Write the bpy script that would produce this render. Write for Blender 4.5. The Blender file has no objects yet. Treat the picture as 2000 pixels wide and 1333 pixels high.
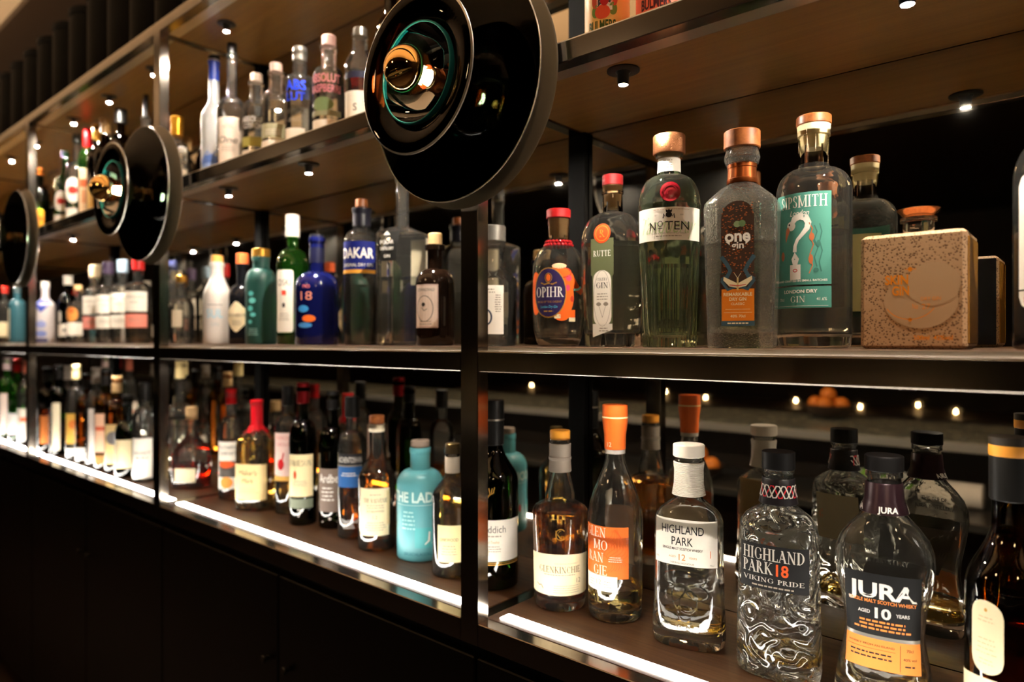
import bpy, math, random
from math import sin, cos, pi, radians as RAD
SC = bpy.context.scene
COL = SC.collection
EYE = 1.437                      # eye height above the floor; the shelving heights below are relative to it

# ------------------------------------------------------------------ camera, world, exposure
cd = bpy.data.cameras.new('camera'); cam = bpy.data.objects.new('camera', cd); COL.objects.link(cam)
cam.location = (0, 0, EYE); cam.rotation_euler = (RAD(90), 0, RAD(40.61))
cd.lens = 24; cd.sensor_width = 36; cd.clip_start = 0.02
cd.dof.use_dof = True; cd.dof.focus_distance = 0.93; cd.dof.aperture_fstop = 2.6
SC.camera = cam
w = bpy.data.worlds.new('world'); SC.world = w; w.use_nodes = True
w.node_tree.nodes['Background'].inputs[0].default_value = (1, .72, .45, 1)
w.node_tree.nodes['Background'].inputs[1].default_value = 0.006
vs = SC.view_settings
vs.view_transform = 'Standard'; vs.look = 'None'; vs.exposure = 1.2; vs.gamma = 1.0; vs.use_curve_mapping = False
cy = SC.cycles
cy.max_bounces = 20; cy.diffuse_bounces = 4; cy.glossy_bounces = 8; cy.transmission_bounces = 16
cy.transparent_max_bounces = 40; cy.caustics_reflective = True; cy.caustics_refractive = True
cy.blur_glossy = 0.6; cy.sample_clamp_indirect = 4.0; cy.use_denoising = True

SPOT_E = 3800.0                  # radiance of a spotlight lens
LED_E = 17.0
BULB_E = 100.0
UP_E = 13.0                      # added unseen uplights washing the ceiling
WARM = (1.0, .89, .74)
LEDC = (1.0, .94, .84)

# ------------------------------------------------------------------ materials
MATS = {}
def lin(c):
    return tuple((x/12.92 if x <= .04045 else ((x+.055)/1.055)**2.4) for x in [v/255 for v in c])
def mat(name, color=(.5, .5, .5), rough=.5, metal=0., trans=0., ior=1.45, emit=None, estr=0., spec=.5, coat=0., sss=None):
    if name in MATS: return MATS[name]
    m = bpy.data.materials.new(name); m.use_nodes = True; MATS[name] = m
    b = m.node_tree.nodes['Principled BSDF']; i = b.inputs
    i['Base Color'].default_value = (*color, 1); i['Roughness'].default_value = rough; i['Metallic'].default_value = metal
    i['Transmission Weight'].default_value = trans; i['IOR'].default_value = ior
    i['Specular IOR Level'].default_value = spec; i['Coat Weight'].default_value = coat
    if emit:
        i['Emission Color'].default_value = (*emit, 1); i['Emission Strength'].default_value = estr
    return m
def nodes(m):
    return m.node_tree.nodes, m.node_tree.links
def thin(name, tint=(.97, .98, .97), edge=(.55, .6, .57), rough=.02, bump=None, haze=0., hazecol=(.8, .8, .8), refl=1.0):
    """a thin clear wall: straight transmission, Fresnel reflection, more absorption where the wall is crossed edge-on"""
    if name in MATS: return MATS[name]
    m = bpy.data.materials.new(name); m.use_nodes = True; MATS[name] = m
    N, L = nodes(m); N.clear()
    out = N.new('ShaderNodeOutputMaterial'); tr = N.new('ShaderNodeBsdfTransparent'); gl = N.new('ShaderNodeBsdfGlossy')
    lw = N.new('ShaderNodeLayerWeight'); lw.inputs[0].default_value = .5
    pw = N.new('ShaderNodeMath'); pw.operation = 'POWER'; pw.inputs[1].default_value = 3.0
    mx = N.new('ShaderNodeMix'); mx.data_type = 'RGBA'
    mx.inputs['A'].default_value = (*tint, 1); mx.inputs['B'].default_value = (*edge, 1)
    L.new(lw.outputs['Facing'], pw.inputs[0]); L.new(pw.outputs[0], mx.inputs['Factor']); L.new(mx.outputs['Result'], tr.inputs['Color'])
    gl.inputs['Roughness'].default_value = rough; gl.inputs['Color'].default_value = (refl, refl, refl, 1)
    fr = N.new('ShaderNodeFresnel'); fr.inputs['IOR'].default_value = 1.55
    if bump:
        bump(N, L, [gl, fr])
    ms = N.new('ShaderNodeMixShader'); L.new(fr.outputs[0], ms.inputs[0]); L.new(gl.outputs[0], ms.inputs[2])
    if haze:
        df = N.new('ShaderNodeBsdfDiffuse'); df.inputs[0].default_value = (*hazecol, 1)
        tl = N.new('ShaderNodeBsdfTranslucent'); tl.inputs[0].default_value = (*hazecol, 1)
        m1 = N.new('ShaderNodeMixShader'); L.new(df.outputs[0], m1.inputs[1]); L.new(tl.outputs[0], m1.inputs[2])
        m2 = N.new('ShaderNodeMixShader'); m2.inputs[0].default_value = haze
        L.new(tr.outputs[0], m2.inputs[1]); L.new(m1.outputs[0], m2.inputs[2]); L.new(m2.outputs[0], ms.inputs[1])
    else:
        L.new(tr.outputs[0], ms.inputs[1])
    L.new(ms.outputs[0], out.inputs[0])
    return m
def bump_noise(scale, strength, kind='noise', dist=.002):
    def f(N, L, targets):
        tc = N.new('ShaderNodeTexCoord')
        if kind == 'noise':
            t = N.new('ShaderNodeTexNoise'); t.inputs['Scale'].default_value = scale; o = t.outputs[0]
        elif kind == 'knot':
            n = N.new('ShaderNodeTexNoise'); n.inputs['Scale'].default_value = scale*.4; n.inputs['Detail'].default_value = 1
            wv = N.new('ShaderNodeMath'); wv.operation = 'MULTIPLY'; wv.inputs[1].default_value = 42
            s = N.new('ShaderNodeMath'); s.operation = 'SINE'
            L.new(tc.outputs['Object'], n.inputs['Vector']); L.new(n.outputs[0], wv.inputs[0]); L.new(wv.outputs[0], s.inputs[0]); o = s.outputs[0]; t = n
        else:
            t = N.new('ShaderNodeTexVoronoi'); t.inputs['Scale'].default_value = scale; o = t.outputs[0]
        L.new(tc.outputs['Object'], t.inputs['Vector'])
        b = N.new('ShaderNodeBump'); b.inputs['Strength'].default_value = strength; b.inputs['Distance'].default_value = dist
        L.new(o, b.inputs['Height'])
        for k in targets: L.new(b.outputs[0], k.inputs['Normal'])
    return f
def glass(name, tint=(1, 1, 1), rough=0., ior=1.46, bump=None, veil=.014):
    if name in MATS: return MATS[name]
    m = bpy.data.materials.new(name); m.use_nodes = True; MATS[name] = m
    N, L = nodes(m); N.clear()
    out = N.new('ShaderNodeOutputMaterial'); g = N.new('ShaderNodeBsdfGlass')
    g.inputs['Color'].default_value = (*tint, 1); g.inputs['Roughness'].default_value = rough; g.inputs['IOR'].default_value = ior
    if bump: bump(N, L, [g])
    # pale veil lightens the glass in place of brighter surroundings it would reflect
    df = N.new('ShaderNodeBsdfDiffuse'); df.inputs[0].default_value = (.85, .83, .78, 1); tl = N.new('ShaderNodeBsdfTranslucent'); tl.inputs[0].default_value = (.85, .83, .78, 1)
    m1 = N.new('ShaderNodeMixShader'); L.new(df.outputs[0], m1.inputs[1]); L.new(tl.outputs[0], m1.inputs[2])
    m2 = N.new('ShaderNodeMixShader'); m2.inputs[0].default_value = veil; L.new(g.outputs[0], m2.inputs[1]); L.new(m1.outputs[0], m2.inputs[2])
    L.new(m2.outputs[0], out.inputs[0]); return m
def wood(name, c1, c2, rough=.45, scale=(2, 40, 40), axis='X'):
    if name in MATS: return MATS[name]
    m = mat(name, c1, rough); N, L = nodes(m); b = N['Principled BSDF']
    tc = N.new('ShaderNodeTexCoord'); mp = N.new('ShaderNodeMapping'); mp.inputs['Scale'].default_value = scale
    n = N.new('ShaderNodeTexNoise'); n.inputs['Scale'].default_value = 3; n.inputs['Detail'].default_value = 5; n.inputs['Roughness'].default_value = .6
    cr = N.new('ShaderNodeValToRGB'); cr.color_ramp.elements[0].position = .35; cr.color_ramp.elements[1].position = .68
    cr.color_ramp.elements[0].color = (*c1, 1); cr.color_ramp.elements[1].color = (*c2, 1)
    L.new(tc.outputs['Object'], mp.inputs[0]); L.new(mp.outputs[0], n.inputs['Vector']); L.new(n.outputs[0], cr.inputs[0]); L.new(cr.outputs[0], b.inputs['Base Color'])
    bp = N.new('ShaderNodeBump'); bp.inputs['Strength'].default_value = .15; bp.inputs['Distance'].default_value = .001
    L.new(n.outputs[0], bp.inputs['Height']); L.new(bp.outputs[0], b.inputs['Normal'])
    return m
def paper(c):
    return mat('paper_%d_%d_%d' % c, lin(c), .6, spec=.25)
def ink(c): return mat('ink_%d_%d_%d' % c, lin(c), .45, spec=.3)
def foil(c, rough=.28): return mat('foil_%d_%d_%d' % c, lin(c), rough, metal=.85)
def plast(c, rough=.35): return mat('plastic_%d_%d_%d' % c, lin(c), rough)
STEEL = mat('dark_polished_steel', (.22, .19, .16), .16, metal=1.)
RAIL_SHEEN = mat('rail_top_sheen', (.78, .72, .65), .42, metal=.75)  # rail top paler than the rail, its lit sheen put into the colour
BRUSH = mat('satin_steel', (.62, .56, .48), .32, metal=1.)
BLACKM = mat('black_metal', (.008, .0075, .007), .35, spec=.4)
WALNUT = wood('walnut', (.060, .026, .011), (.115, .056, .025), .42)
VENEER = wood('oak_veneer', (.175, .088, .019), (.235, .125, .030), .30, scale=(1.2, 30, 30))
MIRROR = mat('mirror_silver', (.62, .58, .50), .015, metal=1.)
CORK = mat('cork', lin((196, 160, 112)), .8)
CAPWOOD = wood('copper_wood', lin((120, 66, 30)), lin((168, 98, 50)), .4, scale=(30, 30, 30))
COPPER = mat('copper', lin((214, 140, 92)), .2, metal=1.)
GOLD = mat('gold_mirror', (.95, .58, .20), .04, metal=1.)
# glass walls
CLEAR = thin('clear_bottle_glass', (.97, .975, .96), (.62, .64, .60), haze=.025, hazecol=(.85, .83, .78))  # haze lightens the walls, standing in for light from around them
NECK = thin('neck_glass', (.985, .985, .975), (.72, .73, .68))
HERO = glass('flint_glass', (.985, .99, .98), bump=bump_noise(45, .22, 'noise', .0022))
HEROG = glass('green_tint_glass', (.90, .965, .87), bump=bump_noise(45, .2, 'noise', .0022))
RIPPLE = glass('rippled_flint_glass', (.985, .99, .98), veil=.03, bump=bump_noise(420, .35, 'vor', .0012))
KNOT = glass('knotwork_relief_glass', (.985, .99, .98), bump=bump_noise(60, .55, 'knot', .0016))
GREENG = thin('green_bottle_glass', (.24, .62, .16), (.03, .16, .03), haze=.04, hazecol=(.10, .45, .06))
DARKG = thin('dark_green_bottle_glass', (.05, .12, .03), (.004, .012, .004))
BROWNG = thin('brown_bottle_glass', (.10, .035, .010), (.01, .004, .002))
AMBERG = thin('amber_bottle_glass', (.75, .42, .14), (.25, .10, .02))
FROST = thin('frosted_bottle_glass', (.9, .9, .9), (.5, .5, .5), rough=.3, haze=.55, hazecol=(.75, .75, .75))
SMOKE = thin('smoked_green_glass', (.60, .68, .63), (.22, .32, .28), rough=.03, refl=.30)
SMOKEA = thin('smoked_amber_glass', (.40, .20, .10), (.10, .03, .015), rough=.03, refl=.25)
TEALG = thin('teal_glass', (.55, .78, .80), (.02, .22, .27), rough=.02, refl=.35)
RIM = mat('polished_glass_rim', (.50, .47, .42), .25, metal=.8)
# drinks
WHISKY = thin('whisky', (.80, .42, .10), (.45, .16, .02))
PALE = thin('pale_whisky', (.90, .72, .34), (.6, .4, .12))
RED = thin('red_spirit', (.7, .10, .03), (.3, .03, .01))
WATER = thin('clear_spirit', (.96, .97, .96), (.6, .65, .62))
HWHISKY = glass('whisky_liquid', (.76, .38, .09), ior=1.36, veil=.003)
HPALE = glass('pale_whisky_liquid', (.95, .84, .52), ior=1.36, veil=.003)
HWATER = glass('spirit_liquid', (.985, .99, .985), ior=1.34, veil=.003)

# ------------------------------------------------------------------ mesh building
class MB:
    def __init__(s): s.v = []; s.f = []; s.mi = []; s.mats = []
    def m(s, mt):
        if mt not in s.mats: s.mats.append(mt)
        return s.mats.index(mt)
    def add(s, vs_, fs, mt):
        o = len(s.v); k = s.m(mt); s.v += vs_
        for f in fs: s.f.append([i+o for i in f]); s.mi.append(k)
    def box(s, x0, x1, y0, y1, z0, z1, mt):
        v = [(x, y, z) for z in (z0, z1) for y in (y0, y1) for x in (x0, x1)]
        s.add(v, [(0, 2, 3, 1), (4, 5, 7, 6), (0, 1, 5, 4), (2, 6, 7, 3), (0, 4, 6, 2), (1, 3, 7, 5)], mt)
    def bbox(s, x0, x1, y0, y1, z0, z1, mt, b=.002):
        """box with chamfered edges"""
        pts = []
        for iz, z in enumerate((z0, z0+b, z1-b, z1)):
            k = b if iz in (0, 3) else 0
            xa, xb, ya, yb = x0+k, x1-k, y0+k, y1-k
            pts.append([(xa+b, ya, z), (xb-b, ya, z), (xb, ya+b, z), (xb, yb-b, z), (xb-b, yb, z), (xa+b, yb, z), (xa, yb-b, z), (xa, ya+b, z)])
        s.loft(pts, mt)
    def loft(s, rings, mt, cap0=True, cap1=True):
        n = len(rings[0]); v = [p for r in rings for p in r]; f = []
        for k in range(len(rings)-1):
            for i in range(n):
                j = (i+1) % n
                f.append((k*n+i, k*n+j, (k+1)*n+j, (k+1)*n+i))
        if cap0: f.append(tuple(range(n))[::-1])
        if cap1: f.append(tuple(range((len(rings)-1)*n, len(rings)*n)))
        s.add(v, f, mt)
    def lathe(s, prof, mt, n=32, c=(0, 0), cap0=True, cap1=True, axis='z'):
        """prof: list of (z, r)"""
        rings = []
        for z, r in prof:
            ring = []
            for i in range(n):
                a = 2*pi*i/n
                if axis == 'z': ring.append((c[0]+r*cos(a), c[1]+r*sin(a), z))
                else: ring.append((c[0]+r*cos(a), z, c[1]-r*sin(a)))
            rings.append(ring)
        s.loft(rings, mt, cap0, cap1)
    def build(s, name, parent=None, smooth=True, angle=40, label=None):
        me = bpy.data.meshes.new(name); me.from_pydata(s.v, [], s.f)
        for m_ in s.mats: me.materials.append(m_)
        me.polygons.foreach_set('material_index', s.mi)
        if smooth:
            me.polygons.foreach_set('use_smooth', [True]*len(me.polygons))
            try: me.set_sharp_from_angle(angle=RAD(angle))
            except Exception: pass
        me.update()
        o = bpy.data.objects.new(name, me); COL.objects.link(o)
        if parent: o.parent = parent
        if label: o['label'] = label
        return o
def tag(o, label, cat, group=None):
    o['label'] = label; o['category'] = cat
    if group: o['group'] = group
    return o
def thing(name, label, cat, loc, rz=0, group=None):
    o = bpy.data.objects.new(name, None); COL.objects.link(o); o.empty_display_size = .05
    o.location = loc; o.rotation_euler = (0, 0, rz)
    return tag(o, label, cat, group)
def struct(o): o['kind'] = 'structure'; return o
def copy_tree(o, loc, rz=None, label=None):
    c = o.copy(); COL.objects.link(c); c.location = loc
    if rz is not None: c.rotation_euler = (0, 0, rz)
    if label: c['label'] = label
    def kids(a, b):
        for ch in list(a.children):
            d = ch.copy(); COL.objects.link(d); d.parent = b; d.matrix_parent_inverse = ch.matrix_parent_inverse.copy(); kids(ch, d)
    kids(o, c); return c

# ------------------------------------------------------------------ lettering
_T = {}
def sans(txt, bold=0., shear=0.):
    key = (txt, bold, shear)
    if key in _T: return _T[key]
    cu = bpy.data.curves.new('lettering', 'FONT'); cu.body = txt; cu.size = 1; cu.shear = shear; cu.offset = bold; cu.resolution_u = 3
    ob = bpy.data.objects.new('lettering', cu); me = bpy.data.meshes.new_from_object(ob)
    me.calc_loop_triangles()
    vs_ = [(v.co.x, v.co.y) for v in me.vertices]; fs = [tuple(t.vertices) for t in me.loop_triangles]
    bpy.data.objects.remove(ob); bpy.data.curves.remove(cu); bpy.data.meshes.remove(me)
    if not vs_: vs_ = [(0, 0)]
    k = 1/.72                                    # cap height -> 1
    vs_ = [(x*k, y*k) for x, y in vs_]
    x0 = min(x for x, y in vs_); x1 = max(x for x, y in vs_)
    _T[key] = ([(x-x0, y) for x, y in vs_], fs, x1-x0); return _T[key]
# a small serif capital alphabet drawn as strokes: S stem with serifs, V plain stem, H bar, D diagonal, A arc, F foot serif
SER = {
 'A': (.80, [('D', .08, 0, .42, 1, .05), ('D', .36, 1, .70, 0, .15), ('H', .2, .6, .33, .05), ('F', .08, 0, .13), ('F', .70, 0, .15)]),
 'B': (.72, [('S', .17), ('A', .17, .75, .38, .25, -90, 90), ('A', .17, .26, .45, .26, -90, 90)]),
 'C': (.80, [('A', .43, .5, .38, .5, 45, 315), ('V', .70, .62, .9, .05)]),
 'D': (.84, [('S', .17), ('A', .17, .5, .58, .5, -90, 90)]),
 'E': (.68, [('S', .17), ('H', .17, .6, .97, .06), ('H', .17, .5, .52, .05), ('H', .17, .64, .03, .06), ('V', .60, .8, 1, .05), ('V', .64, 0, .22, .05), ('V', .5, .42, .62, .04)]),
 'F': (.64, [('S', .17), ('H', .17, .6, .97, .06), ('H', .17, .5, .5, .05), ('V', .60, .8, 1, .05)]),
 'G': (.86, [('A', .43, .5, .38, .5, 45, 315), ('V', .72, 0.08, .42, .12), ('F', .72, .42, .14), ('V', .70, .66, .92, .05)]),
 'H': (.88, [('S', .17), ('S', .71), ('H', .17, .71, .5, .05)]),
 'I': (.36, [('S', .18)]),
 'J': (.5, [('S', .3, .18), ('A', .16, .18, .17, .18, 180, 360)]),
 'K': (.82, [('S', .17), ('D', .2, .42, .66, 1, .05), ('D', .32, .55, .72, 0, .15), ('F', .66, 1, .14), ('F', .72, 0, .15)]),
 'L': (.64, [('S', .17), ('H', .17, .6, .03, .06), ('V', .6, 0, .25, .05)]),
 'M': (1.02, [('S', .14), ('S', .88), ('D', .14, 1, .5, .08, .12), ('D', .5, .08, .88, 1, .05)]),
 'N': (.90, [('V', .17, 0, 1, .05), ('V', .73, 0, 1, .05), ('D', .15, 1, .73, 0, .15), ('F', .17, 0, .14), ('F', .73, 1, .14), ('F', .1, 1, .1)]),
 'O': (.90, [('A', .45, .5, .40, .5, 0, 360)]),
 'P': (.60, [('S', .17), ('A', .17, .72, .42, .28, -90, 90)]),
 'R': (.78, [('S', .17), ('A', .17, .74, .38, .26, -90, 90), ('D', .34, .48, .68, 0, .15), ('F', .68, 0, .14)]),
 'S': (.60, [('A', .30, .76, .22, .24, 30, 270), ('A', .30, .26, .24, .26, -150, 90), ('V', .5, .74, .94, .05), ('V', .08, .06, .28, .05)]),
 'T': (.74, [('S', .37), ('H', .06, .68, .97, .06), ('V', .07, .78, 1, .05), ('V', .67, .78, 1, .05)]),
 'U': (.86, [('S', .17, .3), ('V', .7, .3, 1, .05), ('F', .7, 1, .14), ('A', .43, .32, .27, .32, 180, 360)]),
 'V': (.80, [('D', .08, 1, .42, 0, .15), ('D', .40, 0, .72, 1, .05), ('F', .08, 1, .15), ('F', .72, 1, .13)]),
 'Y': (.76, [('S', .38, 0, .5), ('D', .08, 1, .38, .46, .14), ('D', .38, .46, .68, 1, .05), ('F', .08, 1, .14), ('F', .68, 1, .12)]),
 ' ': (.42, []),
}
def serif(txt, weight=1.0):
    key = ('serif', txt, weight)
    if key in _T: return _T[key]
    V = []; F = []; x = 0
    def quad(a, b, c, d):
        o = len(V); V.extend([a, b, c, d]); F.append((o, o+1, o+2)); F.append((o, o+2, o+3))
    for ch in txt:
        wd, st = SER.get(ch, SER[' '])
        for s in st:
            k = s[0]
            if k == 'S':
                cx = s[1]; y0 = s[2] if len(s) > 2 else 0; y1 = s[3] if len(s) > 3 else 1; h = .075*weight
                quad((x+cx-h, y0), (x+cx+h, y0), (x+cx+h, y1), (x+cx-h, y1))
                if y0 == 0: quad((x+cx-.17, 0), (x+cx+.17, 0), (x+cx+.17, .045), (x+cx-.17, .045))
                if y1 == 1: quad((x+cx-.17, .955), (x+cx+.17, .955), (x+cx+.17, 1), (x+cx-.17, 1))
            elif k == 'V':
                h = s[4]/2*weight; quad((x+s[1]-h, s[2]), (x+s[1]+h, s[2]), (x+s[1]+h, s[3]), (x+s[1]-h, s[3]))
            elif k == 'H':
                h = s[4]/2*weight; quad((x+s[1], s[3]-h), (x+s[2], s[3]-h), (x+s[2], s[3]+h), (x+s[1], s[3]+h))
            elif k == 'D':
                h = s[5]/2*weight; quad((x+s[1]-h, s[2]), (x+s[1]+h, s[2]), (x+s[3]+h, s[4]), (x+s[3]-h, s[4]))
            elif k == 'F':
                y = min(max(s[2], .022), .978); quad((x+s[1]-s[3], y-.022), (x+s[1]+s[3], y-.022), (x+s[1]+s[3], y+.022), (x+s[1]-s[3], y+.022))
            elif k == 'A':
                _, cx, cy_, rx, ry, a0, a1 = s; n = 14
                for i in range(n):
                    p = []
                    for a in (a0+(a1-a0)*i/n, a0+(a1-a0)*(i+1)/n):
                        a = RAD(a); t = (.02+.13*abs(cos(a))**1.4)*weight
                        p.append(((x+cx+rx*cos(a), cy_+ry*sin(a)), (x+cx+(rx-t)*cos(a), cy_+(ry-.045)*sin(a))))
                    quad(p[0][0], p[1][0], p[1][1], p[0][1])
        x += wd+.06
    _T[key] = (V or [(0, 0)], F, max(x-.06, .01)); return _T[key]

# ------------------------------------------------------------------ bottle sections and printed art
def sec_pts(rx, ry, n, N):
    """closed section, starting at the front centre (-y), going towards +x"""
    P = []
    if n < 0:                                   # chamfered rectangle, -n = share of the front that is flat
        k = -n; a, b = rx*k, ry*k
        poly = [(0, -ry), (a, -ry), (rx, -b), (rx, b), (a, ry), (-a, ry), (-rx, b), (-rx, -b), (-a, -ry), (0, -ry)]
        Ls = [math.dist(poly[i], poly[i+1]) for i in range(9)]; T = sum(Ls)
        for i in range(N):
            s = T*i/N; q = 0
            while s > Ls[q]+1e-12: s -= Ls[q]; q += 1
            t = s/Ls[q]; P.append((poly[q][0]+(poly[q+1][0]-poly[q][0])*t, poly[q][1]+(poly[q+1][1]-poly[q][1])*t))
        return P
    for i in range(N):
        th = 2*pi*i/N; s, c = sin(th), cos(th)
        P.append((rx*math.copysign(abs(s)**(2/n), s), -ry*math.copysign(abs(c)**(2/n), c)))
    return P
class Shape:
    """prof: list of (z, rx, ry, n) from the foot up; flute = (count, depth, ztop)"""
    def __init__(s, prof, N=40, flute=None): s.p = prof; s.N = N; s.fl = flute; s._t = {}
    def at(s, z):
        p = s.p
        if z <= p[0][0]: return p[0][1:]
        for a, b in zip(p, p[1:]):
            if z <= b[0]:
                t = (z-a[0])/max(b[0]-a[0], 1e-9); return tuple(a[i]+(b[i]-a[i])*t for i in (1, 2)) + ((a[3] if t < .5 else b[3]),)
        return p[-1][1:]
    def ring(s, z, rx, ry, n, off=0.):
        pts = sec_pts(max(rx+off, .0005), max(ry+off, .0005), n, s.N)
        if s.fl and z < s.fl[2]:
            k = min(1, (s.fl[2]-z)/.02); q = []
            for i, (x, y) in enumerate(pts):
                a = 2*pi*i/s.N; g = 1-s.fl[1]*k*(.5-.5*cos(a*s.fl[0])); q.append((x*g, y*g))
            pts = q
        return [(x, y, z) for x, y in pts]
    def surf(s, u, z, eps):
        rx, ry, n = s.at(z)
        if n == 2 and abs(rx-ry) < 1e-6:
            a = u/rx; r = rx+eps; return (r*sin(a), -r*cos(a), z)
        key = (round(rx, 4), round(ry, 4), n)
        if key not in s._t:
            P = sec_pts(rx, ry, n, 240); P.append(P[0]); S = [0]
            for a, b in zip(P, P[1:]): S.append(S[-1]+math.dist(a, b))
            s._t[key] = (P, S)
        P, S = s._t[key]; uu = u % S[-1]; lo, hi = 0, len(S)-1
        while hi-lo > 1:
            md = (lo+hi)//2
            if S[md] <= uu: lo = md
            else: hi = md
        a, b = P[lo], P[lo+1]; L = max(S[lo+1]-S[lo], 1e-9); t = (uu-S[lo])/L
        nx, ny = (b[1]-a[1])/L, -(b[0]-a[0])/L
        return (a[0]+(b[0]-a[0])*t+nx*eps, a[1]+(b[1]-a[1])*t+ny*eps, z)
class Art(MB):
    """printed label wrapped on a Shape; coordinates: u along the surface from its front centre, v up"""
    def __init__(s, sh, u0=0., eps=.0004): super().__init__(); s.sh = sh; s.u0 = u0; s.e = eps; s.seg = .004
    def P(s, u, v, layer): return s.sh.surf(u+s.u0, v, s.e+layer*.00012)
    def strip(s, ua, ub, top, bot, mt, layer=0, rows=1):
        n = max(2, int(abs(ub-ua)/s.seg)); V = []; F = []
        for i in range(n+1):
            u = ua+(ub-ua)*i/n; t = top(u) if callable(top) else top; b = bot(u) if callable(bot) else bot
            for j in range(rows+1): V.append(s.P(u, b+(t-b)*j/rows, layer))
        w_ = rows+1
        for i in range(n):
            for j in range(rows): F.append((i*w_+j, (i+1)*w_+j, (i+1)*w_+j+1, i*w_+j+1))
        s.add(V, F, mt)
    def rect(s, uc, vc, wu, hv, mt, layer=0, rows=1): s.strip(uc-wu/2, uc+wu/2, vc+hv/2, vc-hv/2, mt, layer, rows)
    def rrect(s, uc, vc, wu, hv, r, mt, layer=0, rows=2):
        def d(u):
            x = abs(u-uc)-(wu/2-r); return hv/2 if x <= 0 else hv/2-r+math.sqrt(max(r*r-x*x, 0))
        sg = s.seg; s.seg = min(sg, wu/24); s.strip(uc-wu/2, uc+wu/2, lambda u: vc+d(u), lambda u: vc-d(u), mt, layer, rows); s.seg = sg
    def ell(s, uc, vc, ru, rv, mt, layer=0, n=28):
        K = 4 if ru > .008 else 1; V = [s.P(uc, vc, layer)]; F = []
        for k in range(1, K+1):
            for i in range(n): a = 2*pi*i/n; V.append(s.P(uc+ru*k/K*cos(a), vc+rv*k/K*sin(a), layer))
        for i in range(n): F.append((0, 1+i, 1+(i+1) % n))
        for k in range(K-1):
            for i in range(n): j = (i+1) % n; F.append((1+k*n+i, 1+(k+1)*n+i, 1+(k+1)*n+j, 1+k*n+j))
        s.add(V, F, mt)
    def ring(s, uc, vc, ru, rv, w_, mt, layer=1, n=28, a0=0, a1=360):
        V = []; F = []
        for i in range(n+1):
            a = RAD(a0+(a1-a0)*i/n)
            V += [s.P(uc+ru*cos(a), vc+rv*sin(a), layer), s.P(uc+(ru-w_)*cos(a), vc+(rv-w_)*sin(a), layer)]
        for i in range(n): F.append((2*i, 2*i+2, 2*i+3, 2*i+1))
        s.add(V, F, mt)
    def line(s, pts, w_, mt, layer=1):
        V = []; F = []
        for i, (u, v) in enumerate(pts):
            a = pts[max(i-1, 0)]; b = pts[min(i+1, len(pts)-1)]; L = math.hypot(b[0]-a[0], b[1]-a[1]) or 1
            nx, ny = -(b[1]-a[1])/L, (b[0]-a[0])/L; ww = w_[i] if isinstance(w_, (list, tuple)) else w_
            V += [s.P(u+nx*ww/2, v+ny*ww/2, layer), s.P(u-nx*ww/2, v-ny*ww/2, layer)]
        for i in range(len(pts)-1): F.append((2*i+1, 2*i+3, 2*i+2, 2*i))
        s.add(V, F, mt)
    def poly(s, pts, mt, layer=1):
        s.add([s.P(u, v, layer) for u, v in pts], [tuple(range(len(pts)))], mt)
    def text(s, txt, uc, vc, h, mt, layer=2, font='sans', wd=None, bold=0., shear=0., align='c', rot=0, weight=1.):
        """vc = middle of the capitals, h = cap height, wd = overall width if the setting is squeezed or spread"""
        V, F, W = serif(txt, weight) if font == 'serif' else sans(txt, bold, shear)
        k = (wd/W) if wd else h; w_ = W*k; ox = uc - (w_/2 if align == 'c' else (0 if align == 'l' else w_))
        ca, sa = cos(RAD(rot)), sin(RAD(rot)); Q = []
        for x, y in V:
            a, b = ox+x*k-uc, (y-.5)*h
            Q.append(s.P(uc+a*ca-b*sa, vc+a*sa+b*ca, layer))
        s.add(Q, F, mt)
    def small(s, uc, vc, wd, rows, pitch, h, mt, layer=2, seed=1, align='c'):
        """lines of print too small to read: rows of short dashes"""
        rnd = random.Random(seed)
        for r in range(rows):
            v = vc-r*pitch; ww = wd*(.7+.3*rnd.random()) if align == 'c' else wd*(.6+.4*rnd.random())
            u = uc-ww/2 if align == 'c' else uc-wd/2; end = u+ww
            while u < end:
                l = h*(1.2+2.6*rnd.random()); s.strip(u, min(u+l, end), v+h/2, v-h/2, mt, layer); u += l+h*.7

def bprof(H, R, ry=None, n=2, rn=.0135, sh=.58, nk=.78, shape='round', taper=1., foot=.004, lip=.0022, liph=.011, rn2=None, waist=None):
    """bottle outline; sh, nk = shares of the glass height where the shoulder starts and ends"""
    ry = R if ry is None else ry; zs, zn = sh*H, nk*H; rn2 = rn2 or rn; P = []
    def put(z, r, q=None, nn=None):
        f = (r-rn)/max(R-rn, 1e-6); f = min(max(f, 0), 1)
        P.append((z, r, rn+(ry-rn)*f if r >= rn else r, n if f > .25 else 2))
    put(0, R*taper*.90); put(foot*.4, R*taper*.965); put(foot, R*taper*.995)
    for i in range(1, 7):
        t = i/6; r = R*(taper+(1-taper)*t)
        if waist: r *= 1-waist*sin(pi*t)**2
        put(foot+(zs-foot)*t, r)
    K = 9
    for i in range(1, K+1):
        t = i/K
        if shape == 'round': z = zs+(zn-zs)*sin(t*pi/2); r = rn2+(R-rn2)*cos(t*pi/2)
        elif shape == 's': z = zs+(zn-zs)*t; r = R+(rn2-R)*(3*t*t-2*t**3)
        else: z = zs+(zn-zs)*t; r = R+(rn2-R)*t
        put(z, max(r, rn))
    put(H-liph-.0008, rn)
    P.append((H-liph, rn+lip, rn+lip, 2)); P.append((H-.0012, rn+lip, rn+lip, 2)); P.append((H, rn+lip*.5, rn+lip*.5, 2))
    return P
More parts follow.
